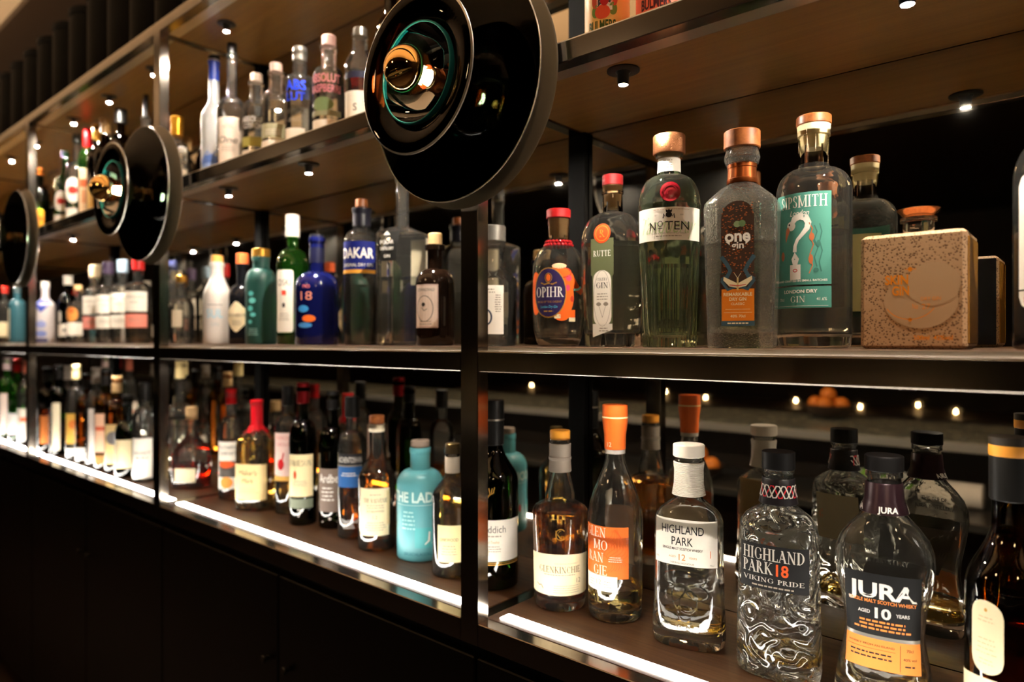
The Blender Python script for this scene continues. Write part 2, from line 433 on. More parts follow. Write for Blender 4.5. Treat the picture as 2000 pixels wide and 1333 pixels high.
def bottle_shell(sh, mt, wall=None, base=.010, neck=None):
    """outer wall; with wall given also the inner wall, as one closed body"""
    m = MB(); rings = [sh.ring(*p) for p in sh.p]
    if wall is None:
        m.loft(rings, mt, True, False)
    else:
        inn = [q for q in sh.p if q[0] > base]
        R2 = [sh.ring(z, max(a-wall, .002), max(b-wall, .002), n) for z, a, b, n in reversed(inn)]
        z, a, b, n = inn[0]; bz = base
        R2.append(sh.ring(bz+.002, (a-wall)*.93, (b-wall)*.93, n)); R2.append(sh.ring(bz+.004, (a-wall)*.5, (b-wall)*.5, n))
        m.loft(rings+R2, mt, True, True)
    if neck:                                     # the thin neck wall above this height is plain clear glass
        k = m.m(NECK)
        for i, f in enumerate(m.f):
            if min(m.v[q][2] for q in f) >= neck-1e-6: m.mi[i] = k
    return m
def liquid_mesh(sh, level, mt, inset=.0032, base=.012):
    m = MB(); rings = []
    rx, ry, n = sh.at(base); rings.append(sh.ring(base, (rx-inset)*.94, (ry-inset)*.94, n))
    zs = [p[0] for p in sh.p if base+.003 < p[0] < level]+[level]
    for z in [base+.003]+zs:
        rx, ry, n = sh.at(z); rings.append(sh.ring(z, rx-inset, ry-inset, n))
    m.loft(rings, mt); return m
def cap_mesh(prof, mt, n=28):
    m = MB(); m.lathe(prof, mt, n); return m
def cyl_cap(z0, z1, r, mt, b=.0012, r1=None, n=28):
    r1 = r1 or r
    return cap_mesh([(z0, r-b), (z0+b, r), (z1-b, r1), (z1, r1-b)], mt, n)

# ------------------------------------------------------------------ the room
def Z(h): return EYE+h
CEIL = 2.95
DARKWALL = wood('dark_wall_panelling', (.012, .005, .0015), (.022, .010, .003), .5, scale=(1, 20, 3))
PLASTER = mat('tan_plaster', (.50, .37, .25), .8)
BROWNB = mat('brown_ceiling_board', (.030, .013, .003), .55)
FLOORM = wood('dark_floor_boards', (.020, .011, .007), (.04, .022, .012), .5, scale=(1, 12, 12))
def slab(name, x0, x1, y0, y1, z0, z1, mt):
    m = MB(); m.box(x0, x1, y0, y1, z0, z1, mt); return struct(m.build(name, smooth=False))
slab('floor', -9, 3.2, -7.2, 1.2, -.06, 0, FLOORM)
slab('ceiling', -9, 3.2, -7.2, 1.2, CEIL, CEIL+.06, PLASTER)
slab('wall_back', -9, 3.2, 1.09, 1.2, 0, CEIL, DARKWALL)
slab('wall_front', -9, 3.2, -7.2, -7.1, 0, CEIL, mat('far_wall_paint', (.012, .008, .005), .7))
slab('wall_left', -9.1, -9, -7.2, 1.2, 0, CEIL, DARKWALL)
slab('wall_right', 3.2, 3.3, -7.2, 1.2, 0, CEIL, DARKWALL)
slab('trim_1', -9, 3.2, .885, 1.09, CEIL-.03, CEIL, BROWNB)
slab('added_dark_slab', -9, 3.2, -7.1, -1.05, CEIL-.04, CEIL, BROWNB)  # added dark slab, so the far ceiling looks unlit

# ------------------------------------------------------------------ shelving
XP = [-5.407, -4.246, -3.085, -1.924, -.763, .398]; PW = .037
YF, YR, YM = .765, .790, 1.068
LV = [(-.437, -.473, -.437), (-.0165, -.0475, -.0095), (.416, .387, .423), (.851, .821, .853)]   # rail top, rail bottom, board top
unit = thing('back_bar_shelving', 'long dark steel back bar shelving with mirrored back and lit shelves', 'shelving', (0, 0, 0))
LEDM = mat('led_diffuser', (.9, .9, .9), .5, emit=LEDC, estr=LED_E)
for k, x in enumerate(XP):
    m = MB(); m.bbox(x, x+PW, YF, YR, Z(-.473), Z(.851), STEEL, .0012); m.build('post', unit, False)
    m = MB(); m.bbox(x, x+PW, 1.054, 1.0665, Z(-.437), Z(.851), mat('matt_black', (.003, .0028, .0026), .6, spec=.08), .001); m.build('back_post', unit, False)
    for rt, rb, bt in LV:
        m = MB(); m.bbox(x+.006, x+PW-.006, YR, 1.054, Z(rb), Z(rt-.001), STEEL, .0012); m.build('cross_bar', unit, False)
for k in range(5):
    a, b = XP[k]+PW, XP[k+1]
    for i, (rt, rb, bt) in enumerate(LV):
        m = MB(); m.bbox(a, b, YF, YR, Z(rb), Z(rt), STEEL, .0012); m.build('front_rail', unit, False)
        m = MB(); m.box(a-.005, b+.005, YR+.0015, 1.066, Z(rb+(.0145 if i == 1 else .003)), Z(bt), VENEER if i in (2, 3) else WALNUT); m.build('shelf_board', unit, False)
        if i in (1, 2):
            m = MB(); m.box(a, b, YF+.001, YR-.0016, Z(rt-.0002), Z(rt+.0012), RAIL_SHEEN); m.build('sheen_strip', unit, False, label='pale strip, painted sheen of the rail top')
            m = MB(); m.box(a, b, YR-.0015, YR+.0015, Z(rt), Z(bt), BRUSH); m.build('edge_strip', unit, False, label='bright steel edge strip')
        if i in (2, 3):
            m = MB(); m.box(a, b, YR, YR+.027, Z(rb+.001), Z(rb+.003), BRUSH)
            m.build('under_strip', unit, False, label='pale metal strip under the shelf front')
        if i < 3:
            m = MB(); m.box(a-PW/2, b+PW/2, YM, YM+.004, Z(bt), Z(LV[i+1][1]+.003), MIRROR); m.build('mirror_panel', unit, False, label='tinted mirror panel')
    m = MB(); m.bbox(a+.012, b-.003, .803, .825, Z(-.437), Z(-.4355), LEDM, .0006); m.build('led_strip', unit, False, label='glowing white led strip')

cab = thing('back_bar_cabinet', 'black base cabinet below the lit bottle shelves', 'cabinet', (0, 0, 0))
m = MB(); m.box(XP[0], XP[-1]+PW, .80, 1.085, .10, Z(-.474), BLACKM); m.build('carcass', cab, False)
m = MB(); m.box(XP[0], XP[-1]+PW, .86, 1.085, 0, .10, BLACKM); m.build('plinth', cab, False)
for k in range(5):
    for h in (0, 1):
        a = XP[k]+PW/2+h*.5805
        m = MB(); m.bbox(a+.002, a+.5785, .780, .80, .11, Z(-.50), mat('black_lacquer', (.003, .0028, .0026), .3, spec=.25), .002); d = m.build('door', cab, False)
        m = MB(); m.lathe([(.7655, .007), (.768, .009), (.774, .005), (.781, .005)], BLACKM, 16, c=(a+(.54 if h == 0 else .04), .75), axis='y'); m.build('knob', d)

# canisters on top of the shelving
def canister(loc, label):
    t = thing('canister', label, 'canister', loc, group='black canisters on top of the shelving')
    bm = mat('black_canister', (.002, .0017, .0015), .7, spec=.06)
    m = MB(); m.lathe([(0, .078), (.004, .082), (.345, .082), (.349, .080)], bm, 28); m.build('body', t)
    m = MB(); m.lathe([(.349, .0835), (.352, .085), (.372, .085), (.376, .082)], bm, 28); m.build('lid', t)
    return t
c0 = canister((-4.39, .93, Z(.853)), 'black lidded canister standing in a row on top of the shelving')
for k in range(1, 14):
    copy_tree(c0, (-4.39+.19*k, .93, Z(.853)))

# ------------------------------------------------------------------ spotlights under the shelves
SPOTM = mat('spot_lens', (.9, .9, .9), .4, emit=WARM, estr=SPOT_E)
SPOTLOW = mat('spot_lens_low', (.9, .9, .9), .4, emit=WARM, estr=SPOT_E*.18)
def spotlight(loc, label, low=False):
    t = thing('spotlight', label, 'spotlight', loc, group='small black spotlights under the shelves')
    m = MB(); m.lathe([(-.003, .0205), (-.002, .0235), (0, .0235)], BLACKM, 28); m.build('mounting_plate', t)
    m = MB(); m.lathe([(-.0215, .0065), (-.0215, .0082), (-.006, .0085), (-.003, .011)], BLACKM, 24, cap0=False); m.build('barrel', t)
    m = MB(); m.lathe([(-.0210, .0064), (-.0195, .0064)], SPOTLOW if low else SPOTM, 20); m.build('lens', t, label='glowing lens')
    return t
bays = ['fifth', 'fourth', 'third', 'second', 'nearest']
s0 = {}
for k in range(5):
    for lv, offs, y, h, nm in ((1, (.245, .605, .965), .850, -.0360, 'lower shelf'), (2, (.245, .605, .965), .850, .387, 'middle shelf'), (3, (.21, .56, .92), .862, .821, 'top shelf')):
        for j, o_ in enumerate(offs):
            if k == 0 and lv < 3: continue
            loc = (XP[k]+o_, y, Z(h+.003))
            lb = 'small black spotlight over the %s bottles, %s from the left in the %s bay' % (nm, ('first', 'second', 'third')[j], bays[k])
            if (lv == 1) not in s0: s0[lv == 1] = spotlight(loc, lb, lv == 1)
            else: copy_tree(s0[lv == 1], loc, label=lb)

# ------------------------------------------------------------------ wall lamps on the posts
def wall_lamp(x, label):
    t = thing('wall_lamp', label, 'wall lamp', (x, YF, Z(.386)), group='smoked glass disc lamps on the posts')
    br = mat('aged_brass', (.45, .30, .13), .25, metal=1.)
    m = MB(); m.lathe([(-.008, .030), (-.007, .032), (0, .032)], BLACKM, 36, axis='y'); m.build('wall_plate', t)
    m = MB(); m.lathe([(-.064, .016), (-.062, .018), (-.030, .014), (-.008, .014)], br, 32, axis='y'); m.build('stem', t, label='brass stem')
    sat = mat('satin_grey_disc', (.30, .275, .24), .45)
    m = MB(); m.lathe([(-.0115, .014), (-.0115, .1790), (-.0105, .1810), (-.0095, .1790)], sat, 96, axis='y'); m.lathe([(-.0094, .174), (-.008, .172)], BLACKM, 96, axis='y')
    m.build('rear_disc', t, label='grey satin disc against the post')
    m = MB(); m.lathe([(-.0395, .018), (-.0405, .09), (-.0420, .165), (-.0415, .1735), (-.0400, .1745), (-.0390, .1730), (-.0380, .09), (-.0370, .018)], SMOKE, 96, axis='y', cap0=False, cap1=False)
    m.lathe([(-.0416, .1736), (-.0416, .1748), (-.0400, .1751)], RIM, 96, axis='y', cap0=False, cap1=False)
    m.build('main_disc', t, label='large dark green smoked glass disc')
    m = MB(); m.lathe([(-.100, .0715), (-.111, .085), (-.115, .112), (-.113, .1165), (-.111, .1165), (-.107, .086), (-.097, .0715)], SMOKEA, 96, axis='y', cap0=False, cap1=False)
    m.lathe([(-.1146, .1145), (-.1136, .1172), (-.1116, .1174)], RIM, 96, axis='y', cap0=False, cap1=False)
    m.build('front_disc', t, label='smaller amber black glass disc')
    m = MB(); m.lathe([(-.064, .018), (-.070, .045), (-.086, .064), (-.108, .0725), (-.111, .0725), (-.111, .0700), (-.088, .0612), (-.073, .043), (-.067, .018)], TEALG, 64, axis='y', cap0=False, cap1=False)
    m.lathe([(-.1108, .0700), (-.1122, .0712), (-.1122, .0728), (-.1100, .0738), (-.1040, .0730)], mat('teal_rim', (.015, .16, .20), .15), 64, axis='y', cap0=False, cap1=False)
    m.build('glass_bowl', t, label='clear bowl with teal rim')
    m = MB(); cyb, r = -.125, .0345; pr = []
    for i in range(13):
        a = RAD(90*i/12); pr.append((cyb-r*cos(a), max(r*sin(a), .0004)))
    m.lathe(pr, GOLD, 40, axis='y', cap1=False)
    pr = [(cyb+r*sin(RAD(a)), r*cos(RAD(a))) for a in range(0, 61, 10)]+[(-.088, .0150)]
    m.lathe(pr, thin('lamp_bulb_glass', (.97, .95, .9), (.6, .5, .35)), 40, axis='y', cap0=False, cap1=False); m.build('bulb', t, label='bulb with gold mirrored crown')
    m = MB(); m.lathe([(-.106, .003), (-.104, .009), (-.080, .0115), (-.078, .010)], mat('lamp_filament', (1, .8, .5), .5, emit=(1, .74, .42), estr=BULB_E), 24, axis='y'); m.build('filament', t, label='glowing filament core')
    m = MB(); m.lathe([(-.090, .0155), (-.088, .017), (-.066, .018), (-.064, .016)], COPPER, 32, axis='y', cap0=False); m.build('socket', t, label='copper socket')
    return t
L0 = wall_lamp(XP[4]+.019, 'nearest disc lamp of smoked glass with gold bulb')
copy_tree(L0, (XP[3]+.019, YF, Z(.386)), label='middle disc lamp of smoked glass, on the second post')
copy_tree(L0, (XP[2]+.019, YF, Z(.386)), label='disc lamp of smoked glass cut by the left edge')

# ------------------------------------------------------------------ the bar opposite, seen in the mirrors
bar = thing('bar_counter', 'grey stone topped bar counter reflected in the lower mirrors', 'bar counter', (0, 0, 0))
STONE = wood('grey_stone', (.10, .11, .095), (.24, .25, .21), .25, scale=(6, 6, 6))
m = MB(); m.bbox(-7.5, 2.9, -1.30, -.664, Z(-.385), Z(-.350), STONE, .003); m.build('counter_top', bar, False)
m = MB(); m.box(-7.5, 2.9, -.6645, -.662, Z(-.385), Z(-.353), BRUSH); m.build('edge_strip', bar, False)
m = MB(); m.box(-7.5, 2.9, -1.24, -.95, 0, Z(-.385), DARKWALL); m.build('front_panel', bar, False)
m = MB(); m.bbox(-7.5, 2.9, -.95, -.50, Z(-.62), Z(-.59), mat('dark_worktop', (.03, .028, .024), .3), .003); m.build('work_shelf', bar, False)
ORANGE = mat('orange_peel', (.80, .24, .03), .45)
def bowl(x, y, h, label, fr, n, seed):
    t = thing('bowl', label, 'bowl', (x, y, Z(h)))
    m = MB(); m.lathe([(0, .045), (.004, .05), (.03, .085), (.06, .105), (.06, .102), (.032, .08), (.010, .045)], mat('dark_bowl', (.06, .04, .03), .3), 32); m.build('bowl_body', t)
    rnd = random.Random(seed)
    for k in range(n):
        a = 2*pi*k/max(n-1, 1); rr = 0 if k == n-1 else .055; r = .034
        f = MB(); cx, cy_, cz = x+rr*cos(a), y+rr*sin(a), Z(h)+(.105 if k == n-1 else .062)
        f.lathe([(-r*cos(pi*i/10), max(r*sin(pi*i/10), .0006)) for i in range(11)], fr, 18)
        o = f.build('orange'); o.location = (cx, cy_, cz)
        tag(o, '%s orange in the %s' % (('first', 'second', 'third', 'fourth', 'topmost')[k if k < n-1 else 4], label.split(' reflected')[0]), 'orange', 'oranges in the bowls')
bowl(-.93, -1.16, -.3495, 'dark fruit bowl on the stone counter reflected in the mirror', ORANGE, 5, 1)
bowl(-1.30, -.62, -.5895, 'low fruit bowl under the counter reflected in the mirror', ORANGE, 4, 2)
m = MB(); m.lathe([(-.10, .012), (-.10, .040), (-.097, .044), (.097, .044), (.10, .040), (.10, .012)], mat('white_cloth', lin((224, 214, 200)), .85), 28, axis='y')
tw = m.build('bar_towel'); tw.location = (-.40, -.74, Z(-.5455)); tw.rotation_euler = (0, 0, RAD(90)); tag(tw, 'rolled white bar towel under the counter in the mirror', 'towel')
t = thing('lime_bowl', 'white bowl of limes under the counter in the mirror', 'bowl', (-.62, -.72, Z(-.5895)))
m = MB(); m.lathe([(0, .045), (.005, .05), (.04, .085), (.09, .105), (.09, .101), (.042, .08), (.012, .045)], mat('white_bowl', (.75, .72, .66), .35), 32); m.build('bowl_body', t)
for k, (dx, dy, dz) in enumerate(((-.045, 0, .075), (.04, .035, .075), (.03, -.045, .078), (0, 0, .115))):
    f = MB(); f.lathe([(-.030*cos(pi*i/8), max(.027*sin(pi*i/8), .0006)) for i in range(9)], mat('lime_skin', (.16, .34, .04), .4), 16)
    o = f.build('lime'); o.location = (-.62+dx, -.72+dy, Z(-.5895)+dz); tag(o, '%s lime in the white bowl under the counter' % ('first', 'second', 'third', 'topmost')[k], 'lime', 'limes in the white bowl')
def candle(x, y, h, label):
    t = thing('candle', label, 'candle', (x, y, Z(h)), group='small candles glowing far back in the mirror')
    m = MB(); m.lathe([(0, .026), (.003, .029), (.06, .032), (.06, .030), (.005, .026)], CLEAR, 18, cap1=False); m.build('glass_holder', t)
    m = MB(); m.lathe([(.006, .020), (.022, .020)], paper((230, 215, 180)), 16); m.build('wax', t)
    m = MB(); m.lathe([(.024, .001), (.030, .005), (.040, .004), (.050, .0006)], mat('flame', (1, .6, .2), .5, emit=(1, .62, .28), estr=120.), 12); m.build('flame', t)
    return t
tab = thing('table', 'dark guest table with candles reflected in the lower mirror', 'table', (0, 0, 0))
m = MB(); m.bbox(-5.5, -.2, -4.1, -3.3, Z(-.56), Z(-.53), DARKWALL, .003); m.build('table_top', tab, False)
for x in (-5.3, -.4):
    for y in (-3.95, -3.45):
        m = MB(); m.box(x-.03, x+.03, y-.03, y+.03, 0, Z(-.56), BLACKM); m.build('leg', tab, False)
cn0 = None
for k, (x, y) in enumerate([(-.75, -3.5), (-1.05, -3.9), (-1.35, -3.45), (-1.9, -3.7), (-2.6, -3.5), (-3.2, -3.9), (-4.0, -3.5), (-4.8, -3.8)]):
    lb = 'small glass candle, %s along the far table in the mirror' % ('first', 'second', 'third', 'fourth', 'fifth', 'sixth', 'seventh', 'last')[k]
    if cn0 is None: cn0 = candle(x, y, -.53, lb)
    else: copy_tree(cn0, (x, y, Z(-.53)), label=lb)
def pendant(x, y, label):  # added pendants, hung out of view as extra warm room light
    t = thing('added_pendant', label, 'added pendant lamp', (x, y, CEIL))
    m = MB(); m.lathe([(-.02, .05), (-.016, .055), (0, .055)], BLACKM, 24); m.build('ceiling_rose', t)
    m = MB(); m.lathe([(-.44, .003), (-.02, .003)], BLACKM, 8); m.build('cord', t)
    m = MB(); m.lathe([(-.47, .016), (-.465, .02), (-.44, .02), (-.437, .012)], BLACKM, 20); m.build('socket', t)
    m = MB(); r = .07; m.lathe([(-.535-r*cos(pi*i/14), max(r*sin(pi*i/14), .001)) for i in range(15)], mat('opal_globe', (.9, .85, .75), .4, emit=(1, .66, .36), estr=PEND_E), 24); m.build('globe', t, label='glowing opal globe')
    return t
PEND_E = 26.
def trough(y, z, estr, mname, label):  # added uplights, hung out of view to brighten the ceiling
    tr = thing('added_uplight', label, 'added uplight', (0, y, z))
    m = MB(); m.box(-6.5, 2.6, -.05, .05, -.04, -.005, BLACKM); m.build('housing', tr, False)
    m = MB(); m.box(-6.45, 2.55, -.03, .03, -.004, 0, mat(mname, (.9, .9, .9), .5, emit=(1, .76, .50), estr=estr)); m.build('diffuser', tr, False, label='glowing diffuser facing the ceiling')
    for x in (-5.5, -2.5, .5):
        m = MB(); m.lathe([(.0, .0025), (CEIL-z, .0025)], BLACKM, 8, c=(x, .047)); m.build('hanger', tr)
trough(.45, 2.55, UP_E, 'added_uplight_diffuser', 'added unseen uplight trough closer to the shelving')
trough(-.30, 2.38, UP_E*.9, 'added_uplight_diffuser_dim', 'added unseen uplight trough over the middle of the aisle')
p0 = pendant(-1.5, -1.0, 'added opal globe pendant over the bar, right of the three')
copy_tree(p0, (-3.7, -1.0, CEIL), label='added opal globe pendant over the bar, left of the three')
copy_tree(p0, (.9, -1.0, CEIL), label='added opal globe pendant over the bar, beside the camera')

# ------------------------------------------------------------------ bottles
LOW, MID, UP = Z(-.4366), Z(-.0091), Z(.4234)
SPIRITS = {LOW: 'bottles on the lower shelf', MID: 'bottles on the middle shelf', UP: 'bottles on the upper shelf'}
WHITE, CREAM, BLK = paper((238, 232, 220)), paper((232, 216, 178)), ink((22, 20, 22))
IW = ink((240, 236, 228)); IG = ink((150, 140, 125)); IGOLD = mat('ink_gold', lin((200, 150, 70)), .35, metal=.5); IO = ink((236, 110, 40)); IRED = ink((190, 30, 36))
def put(kind, label, X, Y, zb, rz, parts, cat='bottle', group=True):
    t = thing(kind, label, cat, (X, Y, zb), RAD(rz), SPIRITS[zb] if group else None)
    for p in parts:
        o = p[1].build(p[0], t, angle=p[3] if len(p) > 3 else 40, label=p[2] if len(p) > 2 else None)
    return t
def art(sh, u0, ops, eps=.0004, seg=.004):
    a = Art(sh, u0, eps); a.seg = seg
    for o in ops: getattr(a, o[0])(*o[1:-1], **o[-1]) if isinstance(o[-1], dict) else getattr(a, o[0])(*o[1:])
    return a
def back(sh, v0, v1, half, mt, ops=()):
    """label on the far side of the bottle"""
    rx, ry, n = sh.at((v0+v1)/2); P = sec_pts(rx, ry, n, 200); L = sum(math.dist(P[i], P[i-1]) for i in range(200))
    return art(sh, L/2, [('rect', 0, (v0+v1)/2, 2*half, v1-v0, mt, 0)]+list(ops))

# ---- middle shelf, nearest bay ----------------------------------------------------------------------------
def b_clear_left():
    H, R = .187, .0433
    sh = Shape(bprof(H, R, rn=.020, sh=.62, nk=.78, shape='s', lip=.003, liph=.012))
    f = art(sh, -.004, [('rect', 0, .063, .056, .084, WHITE, 0), ('ring', -.004, .05, .012, .015, .003, ink((60, 66, 84)), 1), ('small', .018, .088, .012, 8, .004, .0016, IG, 2), ('small', 0, .098, .03, 2, .005, .002, IG, 2)])
    put('gin_bottle', 'clear bottle with grey screw cap and white label, half behind the dark post', -.817, .90, MID, 36, [
        ('glass_body', bottle_shell(sh, CLEAR)), ('liquid', liquid_mesh(sh, .05, WATER, .002)), ('cap', cyl_cap(H-.002, H+.026, .0235, mat('grey_cap', (.30, .28, .25), .35, metal=.6))),
        ('front_label', f), ('back_label', back(sh, .04, .098, .035, paper((196, 184, 162))))])
b_clear_left()
def b_opihr():
    H, R = .216, .0437
    pr = [(0, .030, .030, 2), (.002, .034, .034, 2), (.010, .0375, .0375, 2), (.03, .0425, .0425, 2), (.05, R, R, 2), (.125, R, R, 2)]
    for i in range(1, 9): t = i/8*pi/2; pr.append((.125+.045*sin(t), .0185+(R-.0185)*cos(t), .0185+(R-.0185)*cos(t), 2))
    pr += [(.205, .0180, .0180, 2), (.206, .0195, .0195, 2), (H, .0195, .0195, 2)]
    sh = Shape(pr, 56); ph = RAD(-22)*R
    OR, PU, DKO = ink((238, 104, 36)), ink((48, 34, 78)), ink((190, 60, 40)); PK = ink((226, 70, 110))
    el = [('ell', ph-.028, .088, .016, .036, OR, 0), ('ell', ph+.018, .117, .018, .016, OR, 0), ('ell', ph+.026, .108, .019, .018, OR, 0), ('ell', ph+.026, .082, .017, .032, OR, 0),
          ('ell', ph+.022, .058, .016, .016, OR, 0), ('strip', ph+.012, ph+.026, .056, .046, OR, 0), ('strip', ph+.034, ph+.046, .060, .046, OR, 0), ('strip', ph+.034, ph+.046, .0475, .041, CREAM, 1), ('strip', ph+.010, ph+.020, .053, .046, CREAM, 1),
          ('line', [(ph+.040, .108), (ph+.050, .096), (ph+.060, .090), (ph+.068, .096), (ph+.070, .108), (ph+.066, .116)], [.013, .012, .010, .009, .008, .006], OR, 0),
          ('ell', ph+.018, .132, .012, .0045, ink((240, 190, 150)), 1), ('ring', ph+.022, .121, .017, .009, .002, DKO, 1), ('ell', ph+.034, .112, .005, .005, PK, 1), ('ell', ph+.032, .096, .004, .005, PK, 1), ('ell', ph+.040, .078, .0035, .005, DKO, 1),
          ('line', [(ph+.043, .093), (ph+.052, .094), (ph+.06, .098)], .0035, ink((140, 214, 200)), 2)]
    lb = el + [('ell', ph, .0885, .0300, .0415, IGOLD, 2), ('ell', ph, .0885, .0283, .0395, PU, 3), ('ell', ph, .113, .004, .006, IO, 4), ('ring', ph, .113, .0065, .008, .0012, IGOLD, 4), ('line', [(ph-.014, .105), (ph-.007, .102), (ph, .104), (ph+.007, .102), (ph+.014, .105)], .0022, IGOLD, 4),
        ('text', 'OPIHR', ph, .0895, .0165, IW, 4, 'serif', .050), ('text', 'SPICES OF THE ORIENT', ph, .0735, .0034, IGOLD, 4, 'sans', .044, 0.), ('text', 'London Dry Gin', ph, .0655, .0046, ink((80, 190, 220)), 4, 'sans', .030, 0., .35), ('small', ph, .058, .022, 1, .004, .002, IGOLD, 4)]
    beads = MB(); rnd = random.Random(2)
    for row, (z, r) in enumerate(((.1755, .0205), (.1700, .0225))):
        for i in range(22):
            a = 2*pi*(i+.5*row)/22; c = (r*cos(a), r*sin(a))
            beads.lathe([(z-.0034*cos(pi*k/6), max(.0034*sin(pi*k/6), .0003)) for k in range(7)], mat('red_bead', (.30, .012, .015), .15), 8, c=c)
    stopper = cap_mesh([(H-.034, .0125), (H-.030, .0150), (H-.012, .0162), (H-.001, .0172), (H, .0172)], CORK)
    put('gin_bottle', 'round clear gin bottle with red cap, red neck beads and purple oval label', -.6935, .93, MID, 36.7, [
        ('glass_body', bottle_shell(sh, HERO, .0032, .014, .1695)), ('liquid', liquid_mesh(sh, .062, HWATER, base=.021)), ('stopper', stopper), ('cap', cyl_cap(H, H+.0155, .0205, plast((158, 8, 12), .5))), ('neck_beads', beads), ('front_label', art(sh, 0, lb))])
b_opihr()
def b_rutte():
    H, R = .258, .0487
    pr = [(0, R*.84, .030, 3), (.003, R*.88, .033, 3), (.02, R*.9, .034, 3), (.10, R*.96, .036, 3), (.165, R, .037, 3)]
    for i in range(1, 9): t = i/8*pi/2; r = .0165+(R-.0165)*cos(t); q = .0165+(.037-.0165)*cos(t); pr.append((.165+.050*sin(t), r, q, 3 if i < 6 else 2))
    pr += [(.244, .0155, .0155, 2), (.2455, .0175, .0175, 2), (.250, .0175, .0175, 2), (.2515, .0160, .0160, 2), (H, .0160, .0160, 2)]
    sh = Shape(pr, 56); u = 0
    OL = paper((98, 104, 72)); RO = ink((214, 78, 34))
    lb = [('strip', -.019, .019, lambda x: .170, lambda x: .112, OL, 0, 4), ('strip', -.017, .017, .114, .03, OL, 0, 3), ('ell', 0, .178, .0140, .0155, RO, 1), ('ring', 0, .178, .0112, .0125, .0012, IGOLD, 2), ('text', 'R', 0, .178, .012, IGOLD, 2, 'serif'),
          ('text', 'RUTTE', 0, .1465, .0092, IW, 2, 'serif', .029), ('rrect', 0, .076, .030, .088, .0149, WHITE, 1), ('ring', 0, .076, .0146, .0440, .0006, IG, 2), ('text', 'CELERY', 0, .1060, .0042, BLK, 2, 'serif', .018), ('text', 'GIN', 0, .0965, .0090, BLK, 2, 'serif', .020),
          ('small', 0, .083, .022, 3, .0042, .0014, IG, 2), ('line', [(-.006, .066), (0, .046)], .0006, IG, 2), ('line', [(.006, .066), (0, .046)], .0006, IG, 2), ('ell', -.006, .067, .004, .003, IG, 2), ('ell', .006, .067, .004, .003, IG, 2),
          ('strip', -.0165, .0165, .036, lambda x: .015+.35*(x+.0165), paper((226, 222, 210)), 2), ('small', .002, .029, .018, 2, .004, .0016, IG, 3)]
    put('gin_bottle', 'clear oval shouldered gin bottle with red cap, cork and narrow green label', -.5926, .94, MID, 12, [
        ('glass_body', bottle_shell(sh, HERO, .0032, .020, .2145)), ('liquid', liquid_mesh(sh, .165, HWATER, base=.026)), ('stopper', cap_mesh([(H-.036, .0105), (H-.030, .0125), (H-.004, .0138), (H, .0165)], CORK)), ('cap', cyl_cap(H, H+.0175, .0168, plast((120, 8, 12), .5))),
        ('front_label', art(sh, -.004, lb)), ('back_label', back(sh, .035, .165, .026, paper((176, 172, 140))))])
b_rutte()
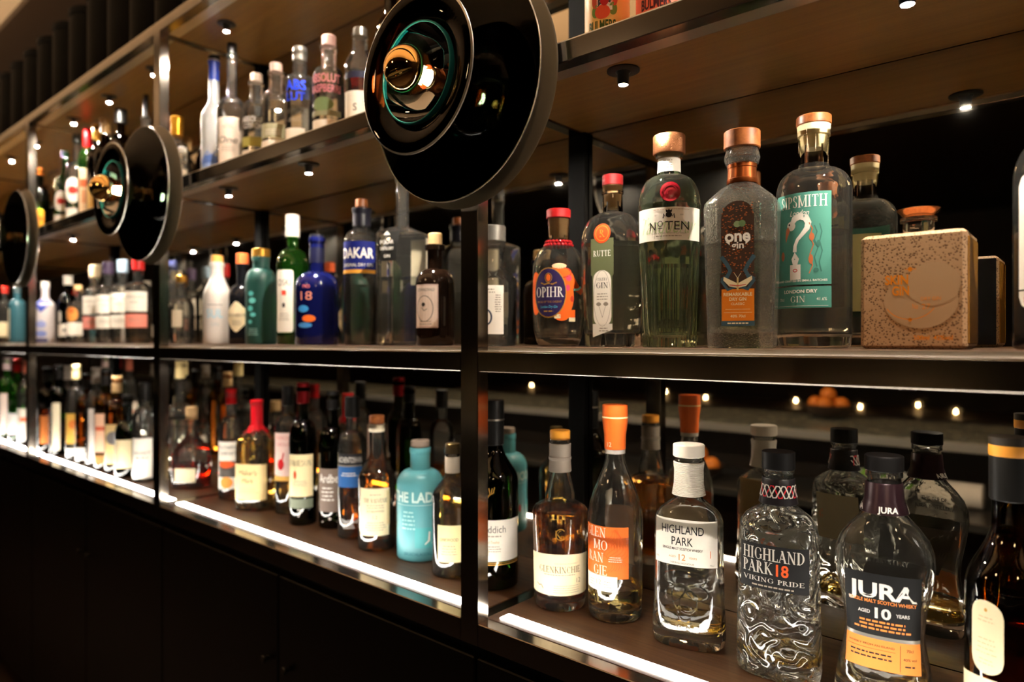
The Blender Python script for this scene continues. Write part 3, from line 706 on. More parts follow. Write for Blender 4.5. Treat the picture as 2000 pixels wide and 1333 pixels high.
def b_ten():
    H, R = .286, .0455
    pr = [(0, .0385, .0385, 2), (.002, .040, .040, 2), (.03, .0405, .0405, 2), (.09, .0425, .0425, 2), (.14, .0445, .0445, 2), (.150, R*.985, R*.985, 2), (.197, R, R, 2), (.205, R, R, 2), (.2065, R*1.01, R*1.01, 2), (.2085, R*1.01, R*1.01, 2), (.210, R*.985, R*.985, 2)]
    for i in range(1, 10): t = i/9*pi/2; r = .0165+(R*.985-.0165)*cos(t)**.9; pr.append((.210+.043*sin(t), r, r, 2))
    pr += [(.278, .0158, .0158, 2), (.2785, .0195, .0195, 2), (H, .0205, .0205, 2)]
    sh = Shape(pr, 96, (14, .10, .138)); GRN = ink((190, 212, 160))
    sig = [('text', 'Tanqueray', 0, .1755, .026, GRN, 1, 'sans', .086, -.012, .55)]
    cr = [('ell', 0, .1885, .0045, .004, BLK, 2), ('poly', [(-.004, .192), (-.0045, .1965), (-.002, .1945), (0, .1975), (.002, .1945), (.0045, .1965), (.004, .192)], BLK, 2), ('line', [(-.008, .1835), (-.007, .190), (-.005, .186)], .0014, BLK, 2), ('line', [(.008, .1835), (.007, .190), (.005, .186)], .0014, BLK, 2), ('text', 'EST', -.018, .1885, .002, IG, 2), ('text', '1830', .018, .1885, .002, IG, 2)]
    lb = [('strip', -.055, .055, .1995, .1525, WHITE, 0)]+sig+cr+[('text', 'N', -.0235, .1735, .0128, BLK, 3, 'sans', .0092, -.004), ('ring', -.0120, .1760, .0036, .0042, .0009, BLK, 3), ('strip', -.0152, -.0088, .1700, .1690, BLK, 3), ('text', 'TEN', .0120, .1735, .0128, BLK, 3, 'sans', .0345, -.004),
        ('text', 'DISTILLED WITH CITRUS', 0, .1625, .0022, IG, 3, 'sans', .050), ('small', 0, .1585, .05, 1, .003, .0013, IG, 2), ('small', .004, .1963, .07, 1, .003, .0012, ink((214, 190, 170)), 2)]
    seal = Art(sh, .002, .0004)
    seal.P = lambda u, v, l: (lambda p: (p[0], p[1]-.0012*l, p[2]))(Shape.surf(sh, u+.002, v, .0012))
    WAX = mat('red_wax', (.20, .004, .010), .25)
    seal.ell(0, .2215, .0142, .0145, WAX, 0); seal.ring(0, .2215, .0142, .0145, .003, WAX, 1.4); seal.ring(0, .2215, .0095, .0098, .0014, WAX, 1.6); seal.text('10', 0, .2215, .008, WAX, 1.5, 'sans')
    knurl = MB(); rings = []
    for z, r in ((H-.001, .0222), (H+.0005, .0232), (H+.0255, .0232), (H+.027, .0222)):
        rings.append([(r*(1+(.012 if i % 2 else 0))*cos(2*pi*i/120), r*(1+(.012 if i % 2 else 0))*sin(2*pi*i/120), z) for i in range(120)])
    kn = mat('knurled_copper', lin((190, 128, 88)), .3, metal=.9)
    if not kn.get('k'):
        kn['k'] = 1; N, L = nodes(kn); bump_noise(900, .8, 'vor', .0006)(N, L, [N['Principled BSDF']])
    knurl.loft(rings, kn)
    nl = art(sh, 0, [('strip', -.042, .042, .2790-.001, .2575, WHITE, 0), ('small', -.002, .2735, .018, 4, .0034, .0014, IG, 1)], .0006)
    put('gin_bottle', 'tall pale green gin bottle with knurled copper cap and red wax seal', -.482, .92, MID, 27.2, [
        ('glass_body', bottle_shell(sh, HEROG, .003, .016)), ('liquid', liquid_mesh(sh, .120, HWATER, .0075, base=.022)), ('cap', knurl), ('front_label', art(sh, 0, lb)), ('wax_seal', seal), ('neck_label', nl)])
b_ten()
def b_one():
    H = .258; a, b, K = .0455, .0340, -.60
    pr = [(0, a*.86, b*.86, K), (.002, a*.89, b*.89, K), (.012, a*.90, b*.90, K), (.09, a*.95, b*.95, K), (.180, a, b, K), (.187, a*.97, b*.97, K), (.193, a*.86, b*.88, K), (.206, .024, .022, -.7), (.212, .0178, .0178, 2), (.238, .0165, .0165, 2), (.2385, .0205, .0205, 2), (.246, .0225, .0225, 2), (.251, .0215, .0215, 2), (H, .0195, .0195, 2)]
    sh = Shape(pr, 80); BR, OR, BL, MO = paper((62, 44, 34)), paper((214, 122, 28)), paper((58, 84, 98)), ink((226, 214, 178)); SPK = ink((160, 88, 44))
    rnd = random.Random(5)
    dots = [('ell', rnd.uniform(-.0185, .0185), rnd.uniform(.092, .182), .0011, .0006, SPK, 1, 6) for _ in range(240)]
    lb = [('strip', -.0200, .0200, lambda u: .166+.0195*math.sqrt(max(1-(u/.02)**2, 0)), .112, BR, 0), ('strip', -.0200, .0200, .1125, lambda u: .096-(0 if abs(u) > .012 else .006), BR, 0), ('strip', -.0215, .0215, .093, .066, BR, 0), ('rect', 0, .0545, .0395, .040, OR, 1), ('rect', 0, .0315, .0405, .0065, BL, 1)]+dots+[
        ('line', [(-.020, .116), (-.013, .106), (-.009, .098), (-.013, .090), (-.020, .086)], .005, BL, 2), ('line', [(.020, .116), (.013, .106), (.009, .098), (.013, .090), (.020, .086)], .005, BL, 2), ('line', [(-.020, .086), (-.012, .074), (0, .079), (.012, .074), (.020, .086)], .004, BL, 2),
        ('poly', [(-.001, .082), (-.017, .0905), (-.0175, .086), (-.010, .078), (-.001, .076)], MO, 3), ('poly', [(.001, .076), (.010, .078), (.0175, .086), (.017, .0905), (.001, .082)], MO, 3), ('line', [(0, .0885), (0, .073)], .0022, ink((196, 176, 120)), 4), ('line', [(-.010, .0800), (0, .0785), (.010, .0800)], .0010, IRED, 4), ('line', [(0, .088), (-.004, .0945)], .0005, MO, 4), ('line', [(0, .088), (.004, .0945)], .0005, MO, 4),
        ('text', 'one', 0, .1420, .0150, IW, 3, 'sans', .0310, .03), ('text', 'gin', 0, .1300, .0088, IW, 3, 'sans', .0150, .02), ('poly', [(-.0145, .1345), (-.0095, .1345), (-.0095, .1300)], IW, 3), ('poly', [(.0145, .1345), (.0095, .1345), (.0095, .1300)], IW, 3), ('ell', -.0005, .1560, .0042, .0040, ink((130, 150, 110)), 3), ('ell', .0055, .1565, .0042, .0042, ink((100, 128, 86)), 3),
        ('text', 'REMARKABLE', 0, .0680, .0042, CREAM, 3, 'sans', .0345, .02), ('text', 'DRY GIN', 0, .0620, .0042, CREAM, 3, 'sans', .0205, .02), ('text', 'CLASSIC', 0, .0560, .0030, CREAM, 3, 'sans', .0165, .01), ('rect', 0, .0490, .030, .0004, CREAM, 3), ('rect', 0, .0450, .034, .0004, CREAM, 3), ('text', '40% 70cl', 0, .0405, .0034, CREAM, 3, 'sans', .018, .01), ('small', 0, .0315, .034, 1, .003, .0013, CREAM, 3)]
    nb = MB(); nb.lathe([(.2125, .0185), (.2135, .0192), (.2185, .0192), (.219, .0185), (.2325, .0176), (.233, .0184), (.2375, .0184), (.238, .0176)], mat('copper_band', lin((150, 78, 36)), .3, metal=.85), 36, cap0=False, cap1=False)
    put('gin_bottle', 'rippled square clear gin bottle with copper neck band and brown and orange label', -.3505, .868, MID, 13, [
        ('glass_body', bottle_shell(sh, RIPPLE, .0034, .018), None, 25), ('liquid', liquid_mesh(sh, .135, HWATER, base=.024), None, 25), ('stopper', cyl_cap(H, H+.023, .0228, CAPWOOD), 'copper brown stopper top'), ('neck_band', nb), ('front_label', art(sh, 0, lb, .0007))])
b_one()
def b_sip():
    H, R = .291, .0457
    pr = [(0, R*.88, R*.88, 2), (.002, R*.94, R*.94, 2), (.006, R*.97, R*.97, 2), (.02, R, R, 2), (.204, R, R, 2)]
    for i in range(1, 9): t = i/8*pi/2; r = .0195+(R-.0195)*cos(t); pr.append((.204+.030*sin(t), r, r, 2))
    pr += [(.240, .0185, .0185, 2), (.276, .0185, .0185, 2), (.2765, .0205, .0205, 2), (.283, .0205, .0205, 2), (.2835, .0190, .0190, 2), (H, .0195, .0195, 2)]
    sh = Shape(pr, 64); TE = paper((76, 140, 126)); TD = ink((58, 110, 100)); CO = ink((180, 104, 66)); u = 0
    sw = [(-.009, .150), (-.010, .158), (-.004, .164), (.004, .162), (.007, .155), (.004, .147), (-.002, .141), (-.006, .133), (-.007, .124)]
    sw = [(-.0100, .1570), (-.0060, .1640), (.0010, .1670), (.0080, .1645), (.0110, .1580), (.0095, .1510), (.0040, .1440), (-.0020, .1375), (-.0050, .1300), (-.0055, .1220)]
    lb = [('rect', 0, .1385, .0760, .1165, TE, 0), ('rect', 0, .0645, .0760, .0270, TE, 0), ('text', 'SIPSMITH', .003, .1855, .0150, IW, 2, 'serif', .0600), ('text', 'London', 0, .1715, .0070, IW, 2, 'sans', .0240, .006, .3),
          ('line', sw, [.006, .008, .0085, .0085, .0075, .0065, .005, .0042, .0042, .005], IW, 2), ('ell', -.0105, .1555, .0058, .0060, IW, 2), ('poly', [(-.0150, .1555), (-.0120, .1500), (-.0155, .1420), (-.0185, .1345), (-.0190, .1430), (-.0180, .1520)], CO, 3), ('ell', -.0130, .1575, .0012, .0014, BLK, 3),
          ('poly', [(-.0055, .1220), (-.0100, .1130), (-.0080, .1060), (-.0020, .1060), (.0000, .1130)], IW, 2), ('strip', -.0120, .0020, .1060, .0870, IW, 2), ('ring', -.0050, .0985, .0030, .0022, .0010, IRED, 3),
          ('line', [(.012, .158), (.016, .150), (.013, .142), (.017, .130), (.013, .118), (.016, .104), (.012, .094)], .0012, CO, 2), ('line', [(.018, .154), (.021, .146), (.018, .136), (.022, .126), (.018, .114), (.021, .102)], .0014, TD, 2), ('line', [(.024, .156), (.0265, .146), (.024, .134), (.027, .122), (.0235, .108), (.026, .096)], .0014, TD, 2),
          ('ell', .0150, .140, .0030, .0050, CO, 2), ('ell', .0140, .112, .0026, .0060, CO, 2), ('ell', .0225, .131, .0022, .0045, TD, 3), ('ell', -.0240, .118, .003, .006, CO, 2), ('ell', .0200, .098, .0030, .0030, TD, 3),
          ('text', 'HAND CRAFTED IN SMALL BATCHES', 0, .0855, .0026, IW, 2, 'sans', .0660, .02), ('text', 'LONDON DRY', 0, .0720, .0042, IW, 2, 'sans', .0430, .03), ('text', 'GIN', -.002, .0620, .0078, IW, 2, 'serif', .0190), ('text', '70cl', -.026, .0620, .0040, IW, 2, 'sans'), ('text', '41.6%', .0265, .0620, .0040, IW, 2, 'sans', .012), ('rect', 0, .0535, .068, .0004, IW, 2)]
    st = cap_mesh([(H-.030, .0125), (H-.026, .0155), (H-.014, .0170), (H-.013, .0195), (H, .0205)], mat('ivory_stopper', lin((226, 208, 160)), .5))
    put('gin_bottle', 'large round clear gin bottle with copper topped cork and teal swan label', -.2825, .938, MID, -5, [
        ('glass_body', bottle_shell(sh, HERO, .0032, .016, .2395)), ('liquid', liquid_mesh(sh, .150, HWATER, base=.022)), ('stopper', st, 'ivory stopper'), ('cap', cyl_cap(H, H+.0125, .0215, CAPWOOD), 'copper coloured cap'),
        ('front_label', art(sh, 0, lb)), ('back_label', back(sh, .055, .175, .030, paper((170, 160, 112)), [('small', 0, .165, .05, 14, .006, .0022, ink((110, 100, 66)), -1), ('ring', .0, .09, .007, .007, .001, BLK, -1)]))])
b_sip()
def b_skin():
    W, D, H = .1045, .084, .131
    sk = mat('tan_reptile_skin', lin((168, 132, 92)), .5); N, L = nodes(sk); bs = N['Principled BSDF']
    tc = N.new('ShaderNodeTexCoord'); vo = N.new('ShaderNodeTexVoronoi'); vo.inputs['Scale'].default_value = 380; cr = N.new('ShaderNodeValToRGB')
    cr.color_ramp.elements[0].position = .30; cr.color_ramp.elements[0].color = (*lin((96, 66, 40)), 1); cr.color_ramp.elements[1].position = .42; cr.color_ramp.elements[1].color = (*lin((178, 142, 106)), 1)
    L.new(tc.outputs['Object'], vo.inputs['Vector']); L.new(vo.outputs[0], cr.inputs[0]); L.new(cr.outputs[0], bs.inputs['Base Color'])
    bp = N.new('ShaderNodeBump'); bp.inputs['Strength'].default_value = .25; bp.inputs['Distance'].default_value = .0004; L.new(vo.outputs[0], bp.inputs['Height']); L.new(bp.outputs[0], bs.inputs['Normal'])
    m = MB(); m.bbox(-W/2, W/2, -D/2, D/2, 0, H, sk, .004)
    amb = MB(); amb.bbox(W/2-.0005, W/2+.0012, -D/2+.006, D/2-.006, .006, H-.008, mat('smoky_amber_side', lin((150, 104, 40)), .2), .0008)
    bk = MB(); bk.bbox(-W/2+.003, W/2-.003, D/2-.0005, D/2+.0015, .004, H-.004, mat('black_back_panel', (.008, .008, .012), .25), .0008)
    gl = mat('gold_print', lin((222, 132, 14)), .4); pl = ink((178, 146, 112))
    sh = Shape([(0, W/2, D/2, -.96), (H, W/2, D/2, -.96)], 16)
    fl = art(sh, 0, [('ell', .009, .054, .036, .031, pl, 0), ('ell', .021, .072, .026, .024, pl, 1), ('text', 'SKIN', -.0145, .0785, .0105, gl, 2, 'sans', .0235, .03), ('text', 'GIN', -.0105, .0660, .0105, gl, 2, 'sans', .0170, .03), ('ell', -.001, .0895, .0022, .0026, gl, 2), ('line', [(-.006, .0895), (.005, .0895)], .0007, gl, 2),
        ('ring', -.001, .055, .026, .022, .0009, gl, 2, 30, 205, 335), ('ell', -.001, .0330, .0020, .0022, gl, 2), ('text', 'DRY GIN', .019, .0560, .0042, gl, 2, 'sans', .019), ('text', 'No', .004, .0480, .0062, gl, 2, 'sans', .0055), ('text', '27', .0145, .0475, .0060, gl, 2, 'sans', .008), ('text', '500ml  42%vol', .021, .0130, .0052, gl, 2, 'sans', .0370, .02)], .0003)
    nk = MB(); nk.lathe([(H-.001, .0185), (H+.002, .0165), (H+.016, .0160), (H+.0165, .0190), (H+.021, .0190), (H+.022, .0165)], HERO, 40)
    st = cap_mesh([(H+.0215, .0150), (H+.023, .0155), (H+.0265, .0185), (H+.0295, .0215), (H+.0310, .0225), (H+.0318, .0215), (H+.0312, .0100)], COPPER, 40)
    put('gin_bottle', 'squat cube shaped gin bottle in tan snakeskin pattern with copper stopper', -.158, .912, MID, 0, [('glass_body', m, 'tan snakeskin patterned body'), ('side_panel', amb, 'amber glass side'), ('back_panel', bk, 'black back panel'), ('front_label', fl), ('neck', nk), ('stopper', st, 'polished copper stopper')])
b_skin()
def b_porto():
    H, R = .255, .040
    sh = Shape(bprof(H, R, rn=.0135, sh=.70, nk=.88, shape='round'), 48)
    lb = [('rrect', 0, .113, .086, .140, .012, paper((214, 208, 196)), 0, 2), ('text', 'PORTOBELLO', -.030, .150, .012, BLK, 2, 'sans', None, -.005, 0, 'l', 62), ('text', 'No 171', -.028, .118, .011, BLK, 2, 'sans', None, -.005, 0.2, 'l', 62), ('small', -.020, .090, .03, 4, .006, .002, IG, 2), ('rect', 0, .062, .086, .0015, BLK, 2), ('text', 'LONDON DRY GIN', 0, .052, .006, IRED, 2)]
    put('gin_bottle', 'clear round shouldered gin bottle with tall pale label at the right edge', -.030, .915, MID, 8, [('glass_body', bottle_shell(sh, CLEAR)), ('liquid', liquid_mesh(sh, .06, WATER, .002)), ('cap', cyl_cap(H-.002, H+.022, .0165, BLACKM)), ('front_label', art(sh, 0, lb))])
b_porto()

# ---- lower shelf, nearest bay ----------------------------------------------------------------------------
def b_glenfid():
    H, R = .300, .0448
    sh = Shape(bprof(H, R, n=2, rn=.0165, sh=.62, nk=.83, shape='s', lip=.002), 48)
    A = IGOLD; st = [('line', [(-.004, .158), (-.002, .150), (.001, .146)], [.002, .006, .003], A, 1), ('line', [(.000, .160), (.006, .170), (.004, .180)], .0016, A, 1), ('line', [(.004, .167), (.012, .172), (.014, .182)], .0014, A, 1), ('line', [(.008, .170), (.010, .180)], .0012, A, 1), ('line', [(-.003, .160), (-.010, .168), (-.009, .178)], .0016, A, 1), ('line', [(-.008, .165), (-.015, .172)], .0012, A, 1)]
    lb = [('strip', -.068, .068, .124, .052, WHITE, 0), ('text', 'Glenfiddich', 0, .1085, .0130, BLK, 2, 'sans', .0680, -.006), ('small', 0, .096, .07, 1, .004, .002, IG, 2), ('text', 'Our Original Twelve', 0, .0860, .0050, IGOLD, 2, 'sans', .044, 0, .2), ('small', 0, .078, .06, 3, .0042, .0015, IG, 2), ('text', '12', 0, .068, .010, ink((214, 196, 150)), 1, 'sans'), ('strip', -.068, .068, .0500, .0490, IGOLD, 0), ('strip', -.068, .068, .0470, .0455, IGOLD, 0)]+st
    nc = MB(); nc.lathe([(H-.05, .0180), (H-.049, .0192), (H-.004, .0192), (H+.026, .0195), (H+.030, .0185)], BLACKM, 32); nc.lathe([(H-.006, .01955), (H-.0045, .0198), (H-.003, .01955)], BRUSH, 32, cap0=False, cap1=False)
    put('whisky_bottle', 'dark green whisky bottle with stag emblem and white label beside the post', -.828, .914, LOW, 27, [('glass_body', bottle_shell(sh, DARKG)), ('cap', nc), ('front_label', art(sh, 0, lb))])
b_glenfid()
def b_kinchie():
    H, R = .276, .0460
    pr = [(0, R*.84, R*.84, 2), (.003, R*.90, R*.90, 2), (.012, R*.925, R*.925, 2), (.08, R*.96, R*.96, 2), (.150, R, R, 2), (.157, R*.985, R*.985, 2), (.163, R*.90, R*.90, 2), (.167, R*.76, R*.76, 2), (.170, .0290, .0290, 2), (.172, .0245, .0245, 2), (.185, .0240, .0240, 2), (.200, .0205, .0205, 2), (.216, .0165, .0165, 2), (.262, .0150, .0150, 2), (.264, .017, .017, 2), (H, .017, .017, 2)]
    sh = Shape(pr, 64)
    lb = [('strip', -.062, .062, lambda u: .0900+.004*cos(u*25), lambda u: .0270-(.006 if u < -.02 else 0)*0, CREAM, 0), ('text', 'GLENKINCHIE', .0, .0690, .0105, ink((96, 80, 56)), 2, 'serif', .0720, 0, 0, 'c', 0, 1.1), ('text', 'THE EDINBURGH MALT', .012, .0790, .0024, IG, 2, 'sans', .040), ('small', 0, .0605, .07, 1, .003, .0014, IG, 2), ('text', '12', .0330, .0510, .0082, ink((110, 96, 74)), 2, 'serif' if 0 else 'sans', .0080, -.006), ('line', [(-.042, .043), (-.037, .040), (-.032, .0415), (-.028, .036)], .0014, BLK, 2), ('small', .012, .0430, .056, 4, .0036, .0009, IG, 2)]
    kc = Art(sh, 0, .0004); GE = mat('moulded_amber_monogram', lin((150, 110, 50)), .2)
    kc.text('K', -.002, .126, .013, GE, 2, 'serif'); kc.ring(.002, .126, .0085, .0095, .0013, GE, 2, 28, 40, 320)
    nf = MB(); nf.lathe([(.2200, .0182), (.2208, .0190), (.2390, .0178), (.2400, .0188), (.2440, .0190), (.2448, .0178), (.2660, .0182), (.2668, .0172)], mat('grey_foil', lin((150, 138, 126)), .4, metal=.3), 36, cap0=False, cap1=False)
    put('whisky_bottle', 'broad shouldered amber whisky bottle with grey neck foil and cream label', -.680, .916, LOW, 35.5, [('glass_body', bottle_shell(sh, HERO, .0032, .012)), ('liquid', liquid_mesh(sh, .158, HWHISKY, base=.018)), ('neck_foil', nf), ('cap', cyl_cap(H-.003, H+.0125, .0168, mat('orange_cap', lin((222, 150, 50)), .4))), ('front_label', art(sh, 0, lb)), ('monogram', kc), ('back_label', back(sh, .03, .09, .03, CREAM))])
b_kinchie()
def b_morangie():
    H, R = .312, .0442
    pr = [(0, R*.86, R*.86, 2), (.003, R*.93, R*.93, 2), (.010, R*.96, R*.96, 2), (.06, R*.975, R*.975, 2), (.13, R, R, 2), (.155, R*.99, R*.99, 2), (.175, R*.93, R*.93, 2), (.195, R*.80, R*.80, 2), (.215, R*.62, R*.62, 2), (.232, R*.46, R*.46, 2), (.246, R*.36, R*.36, 2), (.258, .0145, .0145, 2), (.300, .0140, .0140, 2), (.302, .016, .016, 2), (H, .016, .016, 2)]
    sh = Shape(pr, 64); OR = paper((238, 116, 44)); wv = ink((224, 98, 30)); PL = ink((250, 226, 200))
    swirl = []
    for k in range(8):
        swirl.append(('line', [(.000+.0035*k+.010*sin(t*1.7+.3*k), .078+.068*t/5+.002*k*cos(t)) for t in [j*.35 for j in range(15)]], .0007, wv, 1))
    lb = [('rect', -.0045, .1095, .0790, .0800, OR, 0)]+swirl+[('text', 'GLEN', -.0205, .1400, .0150, PL, 2, 'serif', .0400), ('text', 'MO', -.0100, .1205, .0150, PL, 2, 'serif', .0250), ('text', 'RAN', -.0200, .1010, .0150, PL, 2, 'serif', .0310), ('text', 'GIE', -.0110, .0815, .0150, PL, 2, 'serif', .0240), ('small', .014, .103, .022, 3, .0032, .001, PL, 2, 4), ('rect', -.013, .0610, .060, .0240, WHITE, 1), ('text', '12', -.013, .0630, .0080, ink((226, 170, 120)), 2, 'sans', .0085), ('small', -.026, .0640, .015, 3, .004, .001, IG, 2), ('small', .002, .0640, .015, 3, .004, .001, IG, 2)]
    oc = mat('orange_foil', lin((232, 106, 38)), .4)
    cp = MB(); cp.lathe([(.2640, .0160), (.2648, .0168), (.286, .0172), (.312, .0205), (.314, .0205)], oc, 36, cap0=False, cap1=False); cp.lathe([(.314, .0208), (.3165, .0208)], mat('cream_band', lin((236, 214, 160)), .5), 36); cp.lathe([(.3165, .0205), (.3345, .0200), (.3350, .0190)], oc, 36)
    cp.lathe([(.2575, .0160), (.2640, .0163)], mat('silver_band', lin((214, 208, 200)), .35, metal=.4), 36, cap0=False, cap1=False)
    ca = Art(Shape([(.26, .0170, .0170, 2), (.29, .0174, .0174, 2)], 32), -.004, .0005); ca.text('12', 0, .2730, .0075, PL, 2, 'sans', .0072); cp.add(ca.v, ca.f, PL)
    put('whisky_bottle', 'slender clear whisky bottle with orange capsule and orange swirl label', -.586, .937, LOW, 14, [('glass_body', bottle_shell(sh, HERO, .003, .014)), ('liquid', liquid_mesh(sh, .050, HPALE, base=.020)), ('cap', cp, 'orange capsule with a cream band'), ('front_label', art(sh, 0, lb)), ('back_label', back(sh, .07, .165, .026, paper((205, 170, 140))))])
b_morangie()
def oval(H, a, b, pts, neck, N=72):
    """pts: (z, share of the half width); the depth follows, the neck is round"""
    pr = []
    for z, f in pts: pr.append((z, a*f, b*(1-(1-f)*.75), 2.6))
    return Shape(pr+[(z, r, r, 2) for z, r in neck], N)
def b_hp12():
    H = .270; a, b = .0520, .0315
    sh = oval(H, a, b, [(0, .90), (.003, .96), (.012, 1.0), (.03, .995), (.06, .96), (.11, .94), (.150, .93), (.178, .925), (.186, .88), (.194, .76), (.200, .60), (.205, .48)], [(.208, .0205), (.213, .0185), (.262, .0180), (.264, .0195), (H, .0195)])
    GC = ink((206, 140, 70))
    lb = [('strip', -.0465, .0465, .1830, .1180, WHITE, 0, 2), ('text', 'HIGHLAND', -.003, .1690, .0122, BLK, 2, 'sans', .0600, .004), ('text', 'PARK', -.003, .1525, .0122, BLK, 2, 'sans', .0300, .004), ('text', 'SINGLE MALT SCOTCH WHISKY', -.003, .1415, .0036, BLK, 2, 'sans', .0570, .01), ('text', '12', -.003, .1300, .0092, GC, 2, 'sans', .0095, .004), ('text', 'AGED', -.017, .1300, .0028, GC, 2), ('text', 'YEARS', .012, .1300, .0028, GC, 2), ('text', 'VIKING HONOUR', -.003, .1215, .0026, IG, 2, 'sans', .034, .01), ('rect', .036, .137, .0008, .010, IO, 2), ('text', '70cl', .038, .1215, .0028, IG, 2), ('text', '40%', -.041, .1265, .0028, IG, 2)]
    em = Art(sh, 0, .0002)
    def loop(cx, cz, rx, rz_, rot, n=30): return [(cx+rx*cos(t)*cos(rot)-rz_*sin(t)*sin(rot), cz+rx*cos(t)*sin(rot)+rz_*sin(t)*cos(rot)) for t in [2*pi*i/n for i in range(n+1)]]
    for cx, cz, rx, rz_, rot in ((0, .070, .016, .022, .5), (.006, .068, .012, .016, -.4), (-.014, .078, .018, .010, .7), (.018, .082, .016, .010, -.3), (0, .100, .030, .012, 0), (0, .052, .010, .012, 0)): em.line(loop(cx, cz, rx, rz_, rot), .0018, HERO, 3)
    em.text('SPIRIT OF ORKNEY', 0, .0300, .0075, HERO, 3, 'sans', .070, .03)
    cp = cyl_cap(.2690, .2870, .0225, mat('white_cap', lin((226, 216, 200)), .45)); nf = MB()
    nf.lathe([(.2140, .0232), (.2146, .0240), (.2300, .0212), (.2500, .0208), (.2560, .0216), (.2610, .0218), (.2618, .0205)], mat('white_ribbed_foil', lin((222, 212, 196)), .5), 40, cap0=False, cap1=False)
    wm = MATS['white_ribbed_foil']; N, L = nodes(wm); wt = N.new('ShaderNodeTexWave'); wt.inputs['Scale'].default_value = 160; wt.bands_direction = 'Z'; wt.inputs['Distortion'].default_value = 3; tc = N.new('ShaderNodeTexCoord'); bp = N.new('ShaderNodeBump'); bp.inputs['Distance'].default_value = .001; L.new(tc.outputs['Object'], wt.inputs['Vector']); L.new(wt.outputs[0], bp.inputs['Height']); L.new(bp.outputs[0], N['Principled BSDF'].inputs['Normal'])
    put('whisky_bottle', 'clear oval whisky bottle with white cap, ribbed white neck foil and white label', -.451, .921, LOW, 14, [('glass_body', bottle_shell(sh, HERO, .0034, .018)), ('liquid', liquid_mesh(sh, .040, HPALE, .0036, base=.024)), ('cap', cp), ('neck_foil', nf), ('front_label', art(sh, 0, lb)), ('relief', em, 'moulded relief and lettering in the glass'), ('back_label', back(sh, .125, .192, .036, paper((176, 150, 110))))])
b_hp12()
def b_hp18():
    H = .270; a, b = .0530, .0320
    sh = oval(H, a, b, [(0, .92), (.003, .98), (.012, 1.0), (.04, 1.0), (.09, .97), (.15, .94), (.185, .925), (.197, .90), (.207, .78), (.214, .60), (.218, .48)], [(.221, .0205), (.226, .0185), (.262, .0180), (.264, .0200), (H, .0200)])
    BK = paper((24, 23, 24)); GY = ink((196, 190, 180))
    lb = [('strip', -.0440, .0440, .1730, .1155, BK, 0, 2), ('text', 'HIGHLAND', .000, .1610, .0155, GY, 2, 'serif', .0780, 0, 0, 'c', 0, 1.2), ('text', 'PARK', -.0195, .1435, .0155, GY, 2, 'serif', .0390, 0, 0, 'c', 0, 1.2), ('text', '18', .0120, .1430, .0150, ink((244, 90, 40)), 2, 'sans', .0150, .02), ('text', 'VIKING PRIDE', 0, .1280, .0058, GY, 2, 'serif', .0760), ('small', 0, .1200, .07, 1, .003, .002, IG, 2)]
    bd = MB(); BB = mat('black_band', (.010, .008, .010), .35); bd.lathe([(.2235, .0240), (.2240, .0246), (.2440, .0205), (.2560, .0206), (.2570, .0198)], BB, 40, cap0=False, cap1=False)
    ba = Art(Shape([(.2235, .0246, .0246, 2), (.2440, .0206, .0206, 2), (.2570, .0206, .0206, 2)], 40), 0, .0005); RD = ink((190, 40, 50))
    for k in range(3):
        ba.line([(-.05+.0035*i, .241+.0085*sin(i*1.05+2.1*k)) for i in range(29)], .0016, RD if k == 0 else GY, 2+k)
    cp = MB(); BC = mat('black_cap', (.0045, .004, .004), .4, spec=.3); cp.lathe([(.2680, .0200), (.2688, .0208), (.2905, .0208), (.2912, .0200)], BC, 40)
    BDm = MB(); BDm.v, BDm.f, BDm.mi, BDm.mats = bd.v, bd.f, bd.mi, bd.mats
    for mt in ba.mats:
        pass
    off = len(bd.v); bd.v += ba.v
    for f, i in zip(ba.f, ba.mi): bd.f.append([q+off for q in f]); bd.mi.append(bd.m(ba.mats[i]))
    put('whisky_bottle', 'clear oval whisky bottle moulded with knotwork, black cap and black label', -.320, .914, LOW, 6, [('glass_body', bottle_shell(sh, KNOT, .0036, .016)), ('liquid', liquid_mesh(sh, .034, HPALE, .004, base=.022)), ('cap', cp), ('neck_band', bd, 'black neck band with red and grey knotwork'), ('front_label', art(sh, 0, lb, .0008)), ('back_label', back(sh, .112, .185, .034, paper((150, 140, 118)), [('ell', .016, .150, .013, .013, ink((204, 110, 66)), -1)]))])
b_hp18()
